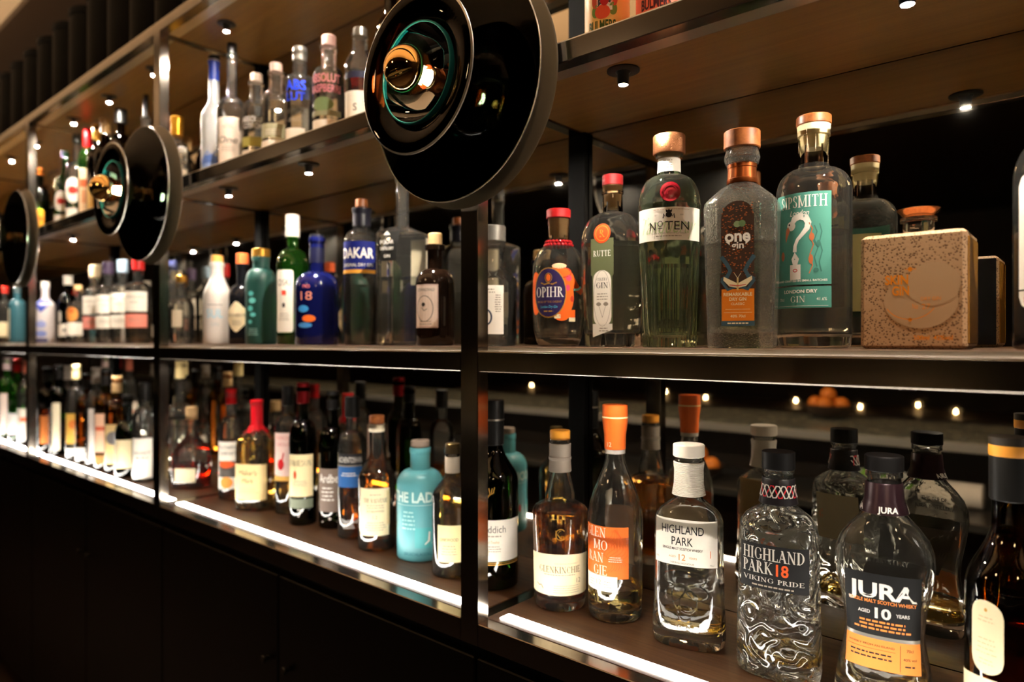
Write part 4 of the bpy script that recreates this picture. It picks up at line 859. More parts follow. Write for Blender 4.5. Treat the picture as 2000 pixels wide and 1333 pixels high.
def b_jura():
    H = .282; a, b = .0535, .0360
    sh = oval(H, a, b, [(0, .95), (.003, 1.0), (.012, 1.02), (.03, .98), (.06, .86), (.085, .80), (.110, .84), (.140, .95), (.165, 1.02), (.182, 1.0), (.197, .90), (.210, .72), (.220, .55)], [(.226, .0250), (.236, .0220), (.262, .0190), (.271, .0185), (.2715, .0205), (H, .0205)])
    BK, OR = paper((12, 11, 12)), paper((240, 144, 66)); O2 = ink((240, 140, 60)); SV = ink((216, 212, 206))
    lb = [('strip', -.0415, .0415, .1610, .0860, BK, 0, 6), ('strip', -.0415, .0415, .0860, .0820, mat('silver_line', lin((150, 146, 140)), .3, metal=.5), 0, 2), ('strip', -.0415, .0415, .0820, .0470, OR, 0, 3), ('text', 'JURA', 0, .1410, .0185, IW, 2, 'sans', .0730, .03), ('text', 'SINGLE MALT SCOTCH WHISKY', 0, .1275, .0042, O2, 2, 'sans', .0720, .02), ('text', '10', .001, .1140, .0125, SV, 2, 'sans', .0170, .03), ('text', 'AGED', -.019, .1140, .0042, SV, 2, 'sans', .013, .02), ('text', 'YEARS', .0215, .1140, .0042, SV, 2, 'sans', .014, .02), ('small', 0, .1030, .062, 3, .0046, .0022, O2, 2, 3), ('text', 'WHISKY FROM AN ISLAND', -.012, .0745, .0024, BLK, 2, 'sans', .050), ('rect', -.012, .0700, .052, .0003, BLK, 2), ('small', -.012, .0650, .048, 2, .005, .0018, BLK, 2, 6), ('rect', .0190, .0645, .0005, .030, BLK, 2), ('text', '70cl', .0290, .0740, .0034, BLK, 2), ('text', '40% vol', .0290, .0640, .0030, BLK, 2, 'sans', .014), ('small', .029, .056, .014, 1, .004, .0018, BLK, 2)]
    em = Art(sh, 0, .0002); em.text('THE ISLE OF', 0, .1900, .0055, HERO, 3, 'sans', .036, .03); em.text('JURA DISTILLERY', 0, .1770, .0060, HERO, 3, 'sans', .056, .03); e2 = Art(sh, 0, .0002); e2.text('DISTILLERY', 0, .0300, .0090, HERO, 3, 'sans', .062, .03)
    nf = MB(); BC = mat('black_plum_foil', lin((44, 26, 32)), .3, metal=.4); nf.lathe([(.2285, .0262), (.2290, .0268), (.2420, .0228), (.2430, .0222), (.2640, .0204), (.2650, .0196)], BC, 40, cap0=False, cap1=False)
    na = Art(Shape([(.2285, .0268, .0268, 2), (.2420, .0228, .0228, 2), (.2640, .0204, .0204, 2)], 40), 0, .0005)
    for u in (-.036, .006, .048): na.text('JURA', u, .2350, .0068, IW, 2, 'sans', .0220, .02)
    off = len(nf.v); nf.v += na.v
    for f, i in zip(na.f, na.mi): nf.f.append([q+off for q in f]); nf.mi.append(nf.m(na.mats[i]))
    put('whisky_bottle', 'waisted clear whisky bottle with black neck foil, black and orange label', -.198, .930, LOW, 8, [('glass_body', bottle_shell(sh, HERO, .0036, .016)), ('liquid', liquid_mesh(sh, .045, HPALE, .004, base=.022)), ('cap', cyl_cap(.2785, .2975, .0215, MATS['black_cap'])), ('neck_foil', nf), ('front_label', art(sh, 0, lb, .0006)), ('moulded_lettering', em, 'moulded lettering in the glass'), ('moulded_lettering', e2, 'moulded lettering in the glass'), ('back_label', back(sh, .09, .16, .036, paper((60, 52, 46))))])
b_jura()
def b_laga():
    H, R = .300, .0416
    sh = Shape(bprof(H, R, rn=.0165, sh=.56, nk=.80, shape='s', lip=.0015), 48)
    OLV = thin('olive_bottle_glass', (.50, .40, .10), (.06, .05, .01))
    lb = [('rrect', -.014, .122, .033, .078, .0164, CREAM, 0), ('ell', -.014, .151, .0016, .002, IGOLD, 1), ('small', -.014, .143, .020, 2, .004, .0014, ink((206, 186, 144)), 1), ('small', -.014, .120, .022, 4, .005, .0014, ink((206, 186, 144)), 1), ('small', -.014, .098, .020, 2, .004, .0014, ink((206, 186, 144)), 1), ('strip', -.062, .062, lambda u: .073+.006*cos(u*30), .018, CREAM, 0), ('text', 'LAGAVULIN', 0, .0590, .0085, ink((180, 160, 120)), 2, 'serif', .060), ('small', 0, .048, .05, 3, .006, .0016, IG, 2)]
    cp = MB(); cp.lathe([(H-.036, .0180), (H-.035, .0192), (H+.012, .0192)], BLACKM, 32, cap0=False, cap1=False); cp.lathe([(H+.012, .0192), (H+.013, .0197), (H+.024, .0197)], mat('amber_cap', lin((204, 134, 46)), .4), 32, cap0=False, cap1=False); cp.lathe([(H+.024, .0197), (H+.0325, .0196), (H+.033, .0185)], mat('dark_cap', (.02, .015, .010), .4), 32)
    put('whisky_bottle', 'dark olive whisky bottle with cream oval label at the right edge', -.072, .915, LOW, -6, [('glass_body', bottle_shell(sh, OLV)), ('liquid', liquid_mesh(sh, .150, WHISKY, .002)), ('cap', cp, 'black capsule with amber ring'), ('front_label', art(sh, 0, lb))])
b_laga()

# ---- bottles further along: one outline function per kind, each with its own proportions and print ----------------
def gen(kind, label, X, Y, zb, R, H, rz, gl, cap, labs=(), liq=None, extra=(), N=28, seg=.006, **body):
    """cap = (height, radius, material, how far it reaches down over the glass); labs = (part name, u0, art operations)"""
    ch, cr, cm, ov = cap; Hg = H-ch+ov
    sh = Shape(bprof(Hg, R, **body), N)
    parts = [('glass_body', bottle_shell(sh, gl))]
    if liq: parts.append(('liquid', liquid_mesh(sh, liq[0]*Hg, liq[1], .0016, .006)))
    parts.append(('cap', cyl_cap(H-ch, H, cr, cm, .0012, n=24)))
    for nm, u0, ops in labs: parts.append((nm, art(sh, u0, ops, .0005, seg)))
    for nm, fn in extra: parts.append((nm, fn(sh, Hg)))
    return put(kind, label, X, Y, zb, rz, parts)
def box_label(v0, v1, w_, mt, *ops): return ('front_label', 0, [('rect', 0, (v0+v1)/2, w_, v1-v0, mt, 0)]+list(ops))
def T(txt, v, h, mt, wd=None, font='sans', u=0, b=0., sh=0.): return ('text', txt, u, v, h, mt, 2, font, wd, b, sh)
def S(v, wd, rows, mt, pitch=.005, h=.0018, u=0): return ('small', u, v, wd, rows, pitch, h, mt, 2)
def band(z0, z1, r0, r1, mt):
    def f(sh, Hg):
        m = MB(); m.lathe([(Hg*z0, r0), (Hg*z0+.001, r0+.0008), (Hg*z1-.001, r1+.0008), (Hg*z1, r1)], mt, 24, cap0=False, cap1=False); return m
    return f
def wrap(z0, z1, mt, d=.0006):
    """sleeve that follows the neck or body between two heights"""
    def f(sh, Hg):
        m = MB(); zs = [Hg*(z0+(z1-z0)*i/8) for i in range(9)]; m.loft([sh.ring(z, *sh.at(z)[:2], sh.at(z)[2], d) for z in zs], mt, False, False); return m
    return f
BLKP = plast((12, 11, 11)); WHP = plast((226, 218, 206)); GOLDC = foil((206, 150, 60)); REDC = foil((190, 26, 30), .35); GREYC = foil((150, 146, 140))
INKD = ink((54, 48, 44)); INKB = ink((36, 70, 170))
# middle shelf, second bay
g = 'gin_bottle'
gen(g, 'clear bottle with white triangle print at the far end behind the second post', -2.170, .92, MID, .0300, .257, 40, CLEAR, (.03, .013, plast((60, 66, 110)), .02), [('front_label', 0, [('line', [(-.022, .12), (.022, .03), (.022, .12), (-.022, .12)], .004, CREAM, 0), ('rect', 0, .018, .044, .026, paper((226, 150, 110)), 0)])], (.5, WATER), sh=.6, nk=.8)
gen(g, 'small round clear bottle with gold stopper on the middle shelf', -2.063, .90, MID, .0350, .203, 45, CLEAR, (.022, .016, GOLDC, .006), [box_label(.05, .10, .03, paper((200, 186, 160)))], (.35, WATER), sh=.55, nk=.72, rn=.015)
gen(g, 'square amber bottle between the round clear and the white bottle', -1.975, .975, MID, .0240, .185, 50, AMBERG, (.02, .013, CORK, .004), [], None, n=5, sh=.72, nk=.84)
gen(g, 'opaque white bottle with blue letters and golden cork', -1.852, .905, MID, .0355, .246, 52, mat('white_ceramic', lin((186, 178, 170)), .35), (.022, .0165, mat('gold_cork', lin((196, 140, 64)), .6), .003),
    [('front_label', 0, [T('SUL', .085, .024, ink((120, 180, 206)), .044), T('GIN', .055, .010, ink((150, 160, 166)), .022), ('rect', 0, .108, .040, .0016, INKD, 1)])], None, sh=.60, nk=.86, shape='s', rn=.0165)
gen(g, 'black apothecary bottle with pointed cream label and orange top', -1.760, .93, MID, .0355, .246, 35, mat('black_bottle', (.006, .006, .008), .12), (.032, .0165, mat('orange_top', lin((214, 90, 40)), .5), .004),
    [('front_label', 0, [('strip', -.045, .045, lambda u: .075+.042*(1-abs(u)/.045), lambda u: .075-.045*(1-abs(u)/.045), CREAM, 0), T('HENDRICKS', .078, .008, INKD, .062, 'serif'), S(.062, .03, 3, IG)])], None, sh=.56, nk=.74, rn=.0150)
gen(g, 'teal painted bottle with gold cap and mottled pale print', -1.645, .92, MID, .0385, .247, 44, mat('teal_paint', lin((26, 68, 62)), .4), (.024, .0225, GOLDC, .004),
    [('front_label', 0, [('ell', -.016, .130, .008, .006, ink((96, 190, 190)), 0), ('ell', -.012, .112, .010, .007, ink((110, 200, 196)), 0), ('ell', -.018, .092, .008, .007, ink((90, 184, 180)), 0), ('ell', -.010, .076, .008, .005, ink((100, 190, 190)), 0), ('ell', -.018, .058, .006, .005, ink((96, 180, 180)), 0), S(.040, .03, 4, ink((150, 190, 186)), u=-.01)])], None, sh=.70, nk=.86, rn=.0205)
gen(g, 'bright green glass bottle with white cap and long narrow white label', -1.497, .92, MID, .0380, .318, 26, GREENG, (.055, .0166, WHP, .045), [('front_label', 0, [('rrect', 0, .105, .046, .150, .006, WHITE, 0), T('OSKI', .150, .016, INKD, .036), ('rect', 0, .125, .012, .012, ink((220, 70, 50)), 1), ('ell', 0, .095, .004, .006, INKD, 1), S(.075, .03, 4, IG)])], None, sh=.62, nk=.76)
gen(g, 'cobalt blue round bottle with pink and orange print', -1.378, .91, MID, .0490, .256, 28, mat('cobalt_glaze', lin((12, 16, 64)), .12), (.018, .0165, foil((60, 60, 70)), .012),
    [('front_label', 0, [T('18', .112, .020, ink((236, 150, 130)), .028), T('no', .135, .012, ink((220, 120, 120)), .018), ('ell', -.008, .082, .014, .008, ink((60, 150, 220)), 1), ('ell', .006, .060, .016, .008, IO, 1), ('ell', -.004, .045, .018, .006, ink((70, 140, 210)), 1)])], None, [('neck_sleeve', wrap(.76, .90, plast((16, 18, 46))))], sh=.52, nk=.68, rn=.0165)
gen(g, 'clear bottle with royal blue label, half full, brown stopper', -1.222, .92, MID, .0385, .319, 36, CLEAR, (.018, .0130, CAPWOOD, .001),
    [('front_label', 0, [('rect', 0, .192, .086, .062, paper((14, 26, 104)), 0), ('rect', 0, .158, .086, .008, paper((226, 160, 60)), 0), T('DAKAR', .198, .022, IW, .076, b=.02), T('ORIGINAL DRY GIN', .172, .007, IW, .072)])], (.43, WATER), [('neck_sleeve', wrap(.86, .985, plast((22, 22, 34))))], sh=.72, nk=.83, rn=.0185)
gen(g, 'tall square clear bottle with long neck and black tag label', -1.086, .92, MID, .0430, .372, 22, CLEAR, (.028, .0145, mat('clear_glass_stopper', (.8, .8, .78), .1, trans=.8), .002),
    [('front_label', 0, [('rect', -.012, .205, .040, .070, paper((10, 9, 12)), 0), T('POLAR', .208, .008, IW, .03, u=-.012), T('DISTILLERY', .195, .006, IW, .03, u=-.012), T('GIN', .180, .006, IW, .014, u=-.012), ('poly', [(-.020, .222), (-.012, .230), (-.004, .222)], IW, 1)]), ('back_label', .13, [('rect', 0, .175, .060, .095, paper((206, 194, 170)), 0)])], (.40, WATER), n=6, sh=.66, nk=.715, shape='s', rn=.0135)
gen(g, 'small dark brown apothecary bottle with cork and stamp label beside the post', -.972, .905, MID, .0375, .217, 24, mat('dark_brown_apothecary_glass', (.010, .005, .003), .08), (.026, .0135, CORK, .004),
    [('front_label', 0, [('rect', -.004, .075, .050, .082, paper((206, 178, 166)), 0), ('rect', -.004, .075, .045, .076, paper((226, 206, 192)), 1), ('ring', -.006, .070, .018, .025, .0012, INKD, 2), ('ell', -.008, .078, .004, .004, INKD, 2), ('line', [(-.012, .072), (-.006, .066), (0, .070)], .0012, INKD, 2), T('SCHWARZWALD', .106, .006, INKD, .036, u=-.004), S(.046, .03, 2, IG, u=-.004)])], None, sh=.60, nk=.76, rn=.0150, lip=.004)
# lower shelf, second bay
w_ = 'whisky_bottle'
gen(w_, 'faceted clear bottle with cream capsule, first behind the second post', -2.235, .97, LOW, .0360, .372, 40, RIPPLE if 0 else CLEAR, (.055, .0150, paper((232, 210, 150)), .045), [], (.45, WATER), [('neck_band', wrap(.52, .545, BLKP))], n=5, sh=.50, nk=.66)
gen(w_, 'squat clear decanter of red whisky with cork and small white label', -2.064, .93, LOW, .0540, .239, 38, CLEAR, (.036, .0165, CORK, .010), [box_label(.020, .060, .062, CREAM)], (.33, RED), ry=.040, n=3, sh=.46, nk=.78, shape='s', rn=.0145)
gen(w_, 'whisky bottle with red cap and white label with orange band', -1.832, .935, LOW, .0335, .304, 40, CLEAR, (.042, .0150, REDC, .03), [('front_label', 0, [('rect', 0, .095, .058, .130, WHITE, 0), T('SOUTHERN', .145, .010, INKD, .050), T('COMFORT', .128, .010, INKD, .048), ('rect', 0, .085, .050, .045, INKD, 1), ('ell', 0, .098, .022, .010, ink((230, 90, 40)), 2), ('ell', 0, .048, .018, .016, ink((236, 150, 60)), 2)])], (.55, WHISKY), sh=.58, nk=.78, rn=.0140)
def wax_drips(sh, Hg):
    m = MB(); WX = mat('red_dipping_wax', lin((206, 22, 36)), .3); rnd = random.Random(4); N_ = 24; rings = []
    lows = [Hg*.74-rnd.uniform(0, .030)*(1 if i % 3 == 0 else .3) for i in range(N_)]
    for k in range(6):
        ring = []
        for i in range(N_):
            z = lows[i]+(Hg*1.01-lows[i])*k/5; r = sh.at(z)[0]+.0016; a = 2*pi*i/N_; ring.append((r*sin(a), -r*cos(a), z))
        rings.append(ring)
    m.loft(rings, WX, False, True); return m
gen(w_, 'square shouldered bourbon bottle dipped in dripping red wax, cream label', -1.676, .925, LOW, .0430, .281, 30, CLEAR, (.012, .0150, mat('red_dipping_wax', lin((206, 22, 36)), .3), .010), [('front_label', 0, [('strip', -.052, .052, .120, .028, paper((232, 206, 150)), 0), T("Maker's", .098, .013, INKD, .050, sh=.15), T('Mark', .078, .013, INKD, .032, sh=.15), S(.058, .06, 3, IG)])], (.62, PALE), [('wax', wax_drips)], n=5, sh=.56, nk=.74, rn=.0135)
gen(w_, 'whisky bottle with pale pink label showing a red bird', -1.575, .955, LOW, .0330, .322, 40, CLEAR, (.05, .0145, BLKP, .04), [('front_label', 0, [('rect', 0, .145, .060, .120, paper((234, 200, 192)), 0), T('FAMOUS', .192, .010, ink((220, 130, 130)), .046), T('GROUSE', .176, .009, ink((200, 110, 110)), .040), ('ell', -.008, .125, .009, .014, IRED, 1), ('line', [(-.004, .135), (0, .155)], .004, IRED, 1), ('rect', 0, .090, .060, .012, ink((224, 170, 80)), 1)])], (.5, PALE), sh=.66, nk=.80)
gen(w_, 'dark green whisky bottle with dark red cap and cream label', -1.451, .92, LOW, .0325, .337, 44, DARKG, (.05, .0155, foil((120, 20, 24)), .04), [('front_label', 0, [('rect', 0, .118, .064, .100, paper((230, 212, 166)), 0), ('rect', 0, .052, .064, .022, paper((120, 128, 110)), 0), T('JAMESON', .148, .014, INKD, .056, 'serif'), ('ell', -.012, .120, .004, .010, ink((190, 70, 30)), 1), S(.105, .04, 3, IG), T('7', .030, .018, IW)])], None, sh=.60, nk=.76)
gen(w_, 'very dark green whisky bottle with grey brown label and white letters', -1.372, .95, LOW, .0330, .318, 42, DARKG, (.042, .0150, BLKP, .034), [('front_label', 0, [('rect', 0, .090, .064, .100, paper((126, 110, 100)), 0), ('rect', .030, .090, .004, .100, GOLDC, 1), T('Ardbeg', .118, .020, IW, .056, b=.01), S(.095, .034, 4, IW, .009, .003, u=-.006), ('line', [(-.02, .034), (0, .022), (.02, .034)], .003, IW, 1), ('line', [(-.02, .016), (0, .026), (.02, .016)], .003, IW, 1)])], None, sh=.60, nk=.76)
gen(w_, 'clear shouldered whisky bottle with black cap and blue panel label', -1.270, .93, LOW, .0320, .312, 40, CLEAR, (.046, .0160, BLKP, .036), [('front_label', 0, [('rect', 0, .175, .060, .026, paper((44, 44, 48)), 0), ('rect', 0, .137, .060, .046, paper((44, 96, 160)), 0), T('AUCHENTOSHAN', .175, .013, IW, .058), S(.145, .04, 2, IW), ('rect', 0, .161, .060, .004, IG, 0)]), ('printed_lettering', 0, [T('Distilled', .040, .009, IW, .04, sh=.2), S(.030, .03, 2, IW)])], (.42, WHISKY), sh=.64, nk=.78)
gen(w_, 'clear bellied whisky bottle with wooden stopper and tall cream label', -1.162, .914, LOW, .0395, .279, 47, CLEAR, (.018, .0160, CAPWOOD, .002), [('front_label', 0, [('rect', -.003, .082, .066, .098, CREAM, 0), T('THE BALVENIE', .106, .009, INKD, .052, 'serif'), S(.118, .03, 1, IG), S(.096, .05, 2, IG), T('DOUBLEWOOD', .084, .005, INKD, .036), T('12', .072, .008, IG, .010), S(.060, .046, 4, IG), ('rect', .028, .090, .006, .070, ink((206, 184, 140)), 1)])], (.62, WHISKY), [('neck_band', band(.93, .985, .0165, .0165, paper((226, 214, 188))))], sh=.55, nk=.76, shape='s', rn=.0155)
gen(w_, 'opaque turquoise whisky bottle with white block letters', -1.047, .934, LOW, .0470, .235, 45, mat('turquoise_paint', lin((92, 164, 174)), .4), (.014, .0190, mat('grey_stopper', lin((140, 124, 112)), .5), .0), [('front_label', 0, [T('THE LADDIE', .128, .020, ink((206, 232, 226)), .128, b=.03), ('rect', 0, .112, .11, .001, ink((190, 224, 220)), 1), S(.098, .03, 5, ink((170, 216, 214)), .008, .003, u=-.022), ('rect', .010, .048, .036, .040, ink((84, 176, 182)), 1), T('BRUICHLADDICH', .016, .006, ink((40, 110, 124)), .062), ('ell', .045, .055, .003, .009, IRED, 1), ('line', [(.012, .035), (.020, .042), (.021, .060)], [.002, .004, .003], IW, 2)])], None, sh=.66, nk=.80, rn=.0200, lip=.0012)
gen(w_, 'pale clear whisky bottle with cream label cut off by the post', -.924, .905, LOW, .0385, .244, 36, CLEAR, (.020, .0135, foil((120, 100, 60)), .012), [box_label(.030, .098, .046, paper((226, 212, 160)), T('LINKWOOD', .072, .006, INKD, .034), S(.060, .03, 4, IG))], (.55, PALE), [('neck_foil', wrap(.80, .93, paper((214, 200, 180))))], sh=.62, nk=.80, shape='s')
# upper shelf, second bay
v = 'vodka_bottle'
gen(v, 'frosted white bottle with blue neck sleeve, leftmost of the upper row', -1.902, .92, UP, .0340, .385, 46, FROST, (.012, .0150, BLKP, 0), [('front_label', 0, [('ell', 0, .075, .030, .022, ink((90, 120, 190)), 0), ('ell', 0, .060, .026, .014, ink((150, 176, 220)), 1), ('line', [(-.02, .09), (-.008, .105), (.006, .095), (.02, .11)], .005, ink((110, 140, 200)), 1)])], None, [('neck_sleeve', wrap(.84, .99, plast((30, 56, 150)))), ('neck_band', band(.99, 1., .0155, .0155, WHP))], sh=.56, nk=.70, shape='s')
gen(v, 'clear round shouldered bottle with black pourer and pale label', -1.788, .915, UP, .0385, .386, 46, CLEAR, (.030, .0130, BLKP, .004), [box_label(.028, .175, .056, paper((226, 210, 196)), T('KETEL', .150, .010, IG, .03), T('One', .115, .018, INKD, .05, sh=.2), S(.095, .04, 3, IG)), ('back_label', .12, [('rect', 0, .1, .05, .12, paper((200, 180, 166)), 0)])], (.3, WATER), sh=.54, nk=.66, rn=.0130)
gen(v, 'short necked clear bottle with yellow green band and white block letters', -1.678, .925, UP, .0345, .278, 46, CLEAR, (.022, .0145, plast((206, 180, 160)), .002), [('front_label', 0, [T('ABSOLUT', .150, .014, IW, .062, b=.02), T('CITRON', .133, .013, IW, .052, b=.02), ('rect', 0, .092, .080, .024, paper((170, 160, 84)), 0), ('rect', 0, .040, .080, .060, paper((238, 228, 214)), 0)])], (.62, WATER), sh=.70, nk=.80, rn=.0165, lip=.004)
gen(v, 'clear bottle with pale grey sleeve print and pinkish stopper', -1.572, .92, UP, .0342, .276, 44, CLEAR, (.022, .0145, plast((200, 164, 150)), .002), [('front_label', 0, [T('11', .135, .030, ink((196, 180, 140)), .016), ('rect', 0, .098, .080, .036, ink((176, 172, 140)), 0), S(.100, .05, 3, IW), ('rect', 0, .048, .080, .052, paper((238, 228, 214)), 0)])], (.68, WATER), sh=.70, nk=.80, rn=.0165, lip=.004)
gen(v, 'clear bottle with silver cap and big cobalt blue letters', -1.465, .92, UP, .0358, .286, 40, CLEAR, (.034, .0170, GREYC, .026), [('front_label', 0, [T('ABS', .185, .024, ink((30, 66, 220)), .050, b=.02), T('LUT', .158, .020, ink((30, 66, 220)), .046, b=.02), T('VODKA', .122, .012, ink((90, 84, 70)), .044), S(.104, .04, 2, IG)]), ('lower_label', 0, [('rect', -.003, .052, .052, .060, paper((238, 228, 214)), 0)])], (.55, WATER), sh=.70, nk=.79, rn=.0165)
gen(v, 'clear bottle with pink block letters and pink stopper, beside the nearest lamp', -1.345, .92, UP, .0358, .279, 38, CLEAR, (.024, .0160, plast((206, 160, 150)), .002), [('front_label', 0, [T('ABSOLUT', .172, .020, ink((236, 150, 160)), .074, b=.01), T('RASPBERRI', .148, .018, ink((232, 140, 152)), .076, b=.01), ('ell', -.004, .112, .026, .016, ink((120, 140, 96)), 0), ('rect', 0, .092, .08, .012, ink((150, 150, 120)), 0), ('rect', -.002, .048, .070, .058, paper((238, 228, 214)), 0)])], (.7, WATER), sh=.70, nk=.80, rn=.0170, lip=.004)
gen('liqueur_bottle', 'red bottle with twisted clear neck and white label behind the nearest lamp', -1.228, .92, UP, .0330, .262, 34, CLEAR, (.02, .0150, GREYC, .01), [('front_label', 0, [('rect', 0, .075, .060, .080, WHITE, 0), T('S', .080, .016, INKD), ('rect', 0, .150, .06, .014, ink((40, 40, 60)), 1)])], (.58, RED), sh=.70, nk=.88, shape='s', rn=.0165)
gen('liqueur_bottle', 'brown bottle with kraft band, tops out behind the nearest lamp', -1.135, .93, UP, .0330, .340, 30, BROWNG, (.03, .0150, BLKP, .02), [box_label(.06, .13, .05, CREAM), ('neck_label', 0, [('rect', 0, .25, .06, .03, paper((200, 160, 100)), 0)])], None, sh=.62, nk=.80)
gen('liqueur_bottle', 'bottle with golden yellow capsule right of the middle lamp', -2.140, .92, UP, .0330, .262, 40, CLEAR, (.058, .0175, foil((222, 160, 50)), .05), [box_label(.05, .11, .05, WHITE)], (.4, WATER), sh=.60, nk=.76)
gen('liqueur_bottle', 'short clear bottle with white label low beside the golden capped one', -2.058, .90, UP, .0290, .150, 44, CLEAR, (.02, .012, WHP, .01), [box_label(.03, .08, .05, paper((206, 196, 176)))], (.4, WATER), sh=.60, nk=.78)
# upper shelf, nearest bay: two tall cans
def can(label, X, Y, rz, body, ops):
    sh = Shape([(0, .026, .026, 2), (.008, .0325, .0325, 2), (.155, .0325, .0325, 2), (.166, .027, .027, 2)], 48)
    m = MB(); m.loft([sh.ring(*p) for p in [(0, .0245, .0245, 2), (.002, .026, .026, 2), (.009, .0325, .0325, 2), (.155, .0325, .0325, 2), (.163, .0280, .0280, 2), (.164, .0285, .0285, 2)]], body)
    rim = MB(); rim.lathe([(.1635, .0275), (.1640, .0284), (.1670, .0284), (.1670, .0265), (.1640, .0262)], GREYC, 40)
    tab_ = MB(); tab_.bbox(-.006, .006, -.014, .010, .1645, .1658, GREYC, .0004)
    put('cider_can', label, X, Y, UP, rz, [('body', m), ('rim', rim), ('pull_tab', tab_), ('front_label', art(sh, 0, ops, .0003))], cat='can')
can('yellow cider can with strawberry emblem on the upper shelf', -.540, .842, 26, mat('yellow_can', lin((244, 196, 110)), .35), [('text', 'BULMERS', -.004, .0215, .0145, ink((60, 80, 30)), 2, 'sans', .0400, .03), ('rect', 0, .062, .022, .040, IW, 1), ('text', 'B', 0, .062, .026, ink((70, 60, 70)), 2, 'sans', None, .02), ('ell', 0, .056, .006, .008, IRED, 3), ('ell', -.003, .040, .011, .010, ink((226, 84, 50)), 2), ('ell', .014, .060, .005, .012, ink((220, 84, 60)), 1), ('ell', -.014, .058, .005, .012, ink((220, 84, 60)), 1), ('ell', .012, .044, .006, .009, ink((110, 140, 60)), 1), ('ell', -.013, .042, .006, .009, ink((110, 140, 60)), 1), ('small', 0, .010, .04, 1, .004, .0018, IO, 2)])
can('coral red cider can beside the yellow can on the upper shelf', -.455, .842, 22, mat('coral_can', lin((240, 104, 74)), .35), [('text', 'BULMERS', -.002, .0270, .0145, ink((70, 20, 30)), 2, 'sans', .0420, .03), ('small', 0, .014, .044, 1, .004, .0022, ink((190, 50, 40)), 2), ('rect', 0, .066, .022, .040, IW, 1), ('text', 'B', 0, .066, .026, ink((70, 60, 70)), 2, 'sans', None, .02)])
# middle shelf, third and fourth bays
gen(g, 'white and blue patterned ornate bottle just right of the third post', -3.425, .92, MID, .0360, .262, 48, mat('white_glaze', lin((186, 178, 178)), .3), (.03, .0155, WHP, .01), [('front_label', 0, [('strip', -.030, .030, .185, lambda u: .130+.03*abs(u)/.03, ink((56, 70, 150)), 0, 4)]), ('lower_print', 0, [('ell', 0, .080, .020, .016, ink((130, 140, 190)), 0), ('ell', 0, .040, .022, .014, ink((110, 124, 180)), 0), ('rect', 0, .012, .05, .014, ink((40, 44, 90)), 0)])], None, sh=.66, nk=.82, shape='s')
gen(g, 'dark green bottle with white cap and white label in the third bay', -3.135, .92, MID, .0330, .270, 50, DARKG, (.036, .0165, WHP, .026), [('front_label', 0, [('rect', 0, .052, .066, .050, WHITE, 0), ('rrect', -.020, .105, .016, .045, .006, WHITE, 0), ('ell', 0, .052, .006, .006, INKD, 1)])], None, sh=.58, nk=.76)
gen(g, 'round clear bottle with orange picture label in the third bay', -2.985, .91, MID, .0390, .225, 50, CLEAR, (.02, .014, CORK, .004), [('front_label', 0, [('ell', -.008, .110, .024, .028, ink((206, 136, 70)), 0), ('ell', -.008, .125, .012, .010, ink((180, 90, 40)), 1), ('rect', 0, .055, .060, .048, WHITE, 0)])], (.4, WATER), sh=.60, nk=.76)
for k, (x, capc, h, lb, low) in enumerate([(-2.835, plast((206, 186, 150)), .292, 'cream', paper((236, 150, 140))), (-2.705, plast((64, 50, 74)), .294, 'purple', WHITE), (-2.570, plast((120, 140, 158)), .291, 'blue grey', WHITE), (-2.435, plast((206, 34, 34)), .291, 'red', paper((232, 140, 124)))]):
    gen(g, 'clear bottle with %s cap, one of four with paired white labels' % lb, x, .92, MID, .0400, h, 52, CLEAR, (.045, .0185, capc, .012), [('front_label', 0, [('rect', 0, .140, .078, .066, WHITE, 0), T('MARLISH', .155, .010, IG, .056), S(.140, .03, 2, IG)]), ('lower_label', 0, [('rect', 0, .076, .078, .044, low, 0), S(.084, .04, 3, IG)])], (.42, WATER if k < 3 else PALE), sh=.66, nk=.80, rn=.0160)
gen(g, 'clear bottle with red cap at the left edge of the middle shelf', -4.050, .92, MID, .0340, .276, 50, CLEAR, (.03, .0150, plast((206, 40, 30)), .02), [box_label(.03, .10, .05, CREAM)], (.4, WATER), sh=.62, nk=.78)
gen(g, 'teal blue bottle left of the third post on the middle shelf', -3.845, .92, MID, .0340, .266, 50, mat('blue_teal_glaze', lin((44, 82, 92)), .25), (.028, .0150, GREYC, .018), [('front_label', 0, [('rect', -.024, .09, .012, .14, paper((214, 206, 180)), 0)])], None, sh=.66, nk=.80)
# upper shelf, third bay
q = 'vermouth_bottle'
gen(q, 'bottle with orange label left of the middle lamp on the upper shelf', -3.500, .92, UP, .0360, .330, 50, DARKG, (.03, .0150, foil((200, 110, 40)), .02), [('front_label', 0, [('rrect', 0, .080, .060, .130, .010, paper((244, 176, 60)), 0), ('rect', 0, .105, .056, .02, ink((232, 120, 40)), 1), ('rect', 0, .028, .056, .016, ink((226, 70, 30)), 1)])], None, sh=.64, nk=.80)
gen(q, 'green vermouth bottle with round white roundel and green cap', -3.170, .92, UP, .0390, .345, 52, GREENG, (.03, .0150, plast((30, 90, 34)), .02), [('front_label', 0, [('ell', 0, .135, .030, .040, WHITE, 0), ('ell', 0, .135, .016, .014, ink((190, 60, 50)), 1), ('rect', 0, .050, .060, .060, WHITE, 0)])], (.9, DARKG), sh=.58, nk=.74)
gen(q, 'clear vermouth bottle with round white roundel and dark cap', -3.033, .92, UP, .0390, .384, 52, CLEAR, (.034, .0150, plast((36, 40, 30)), .024), [('front_label', 0, [('ell', 0, .160, .032, .048, WHITE, 0), ('ell', 0, .160, .017, .016, ink((190, 60, 50)), 1), ('rect', 0, .055, .062, .068, WHITE, 0)])], (.55, GREENG), sh=.58, nk=.74)
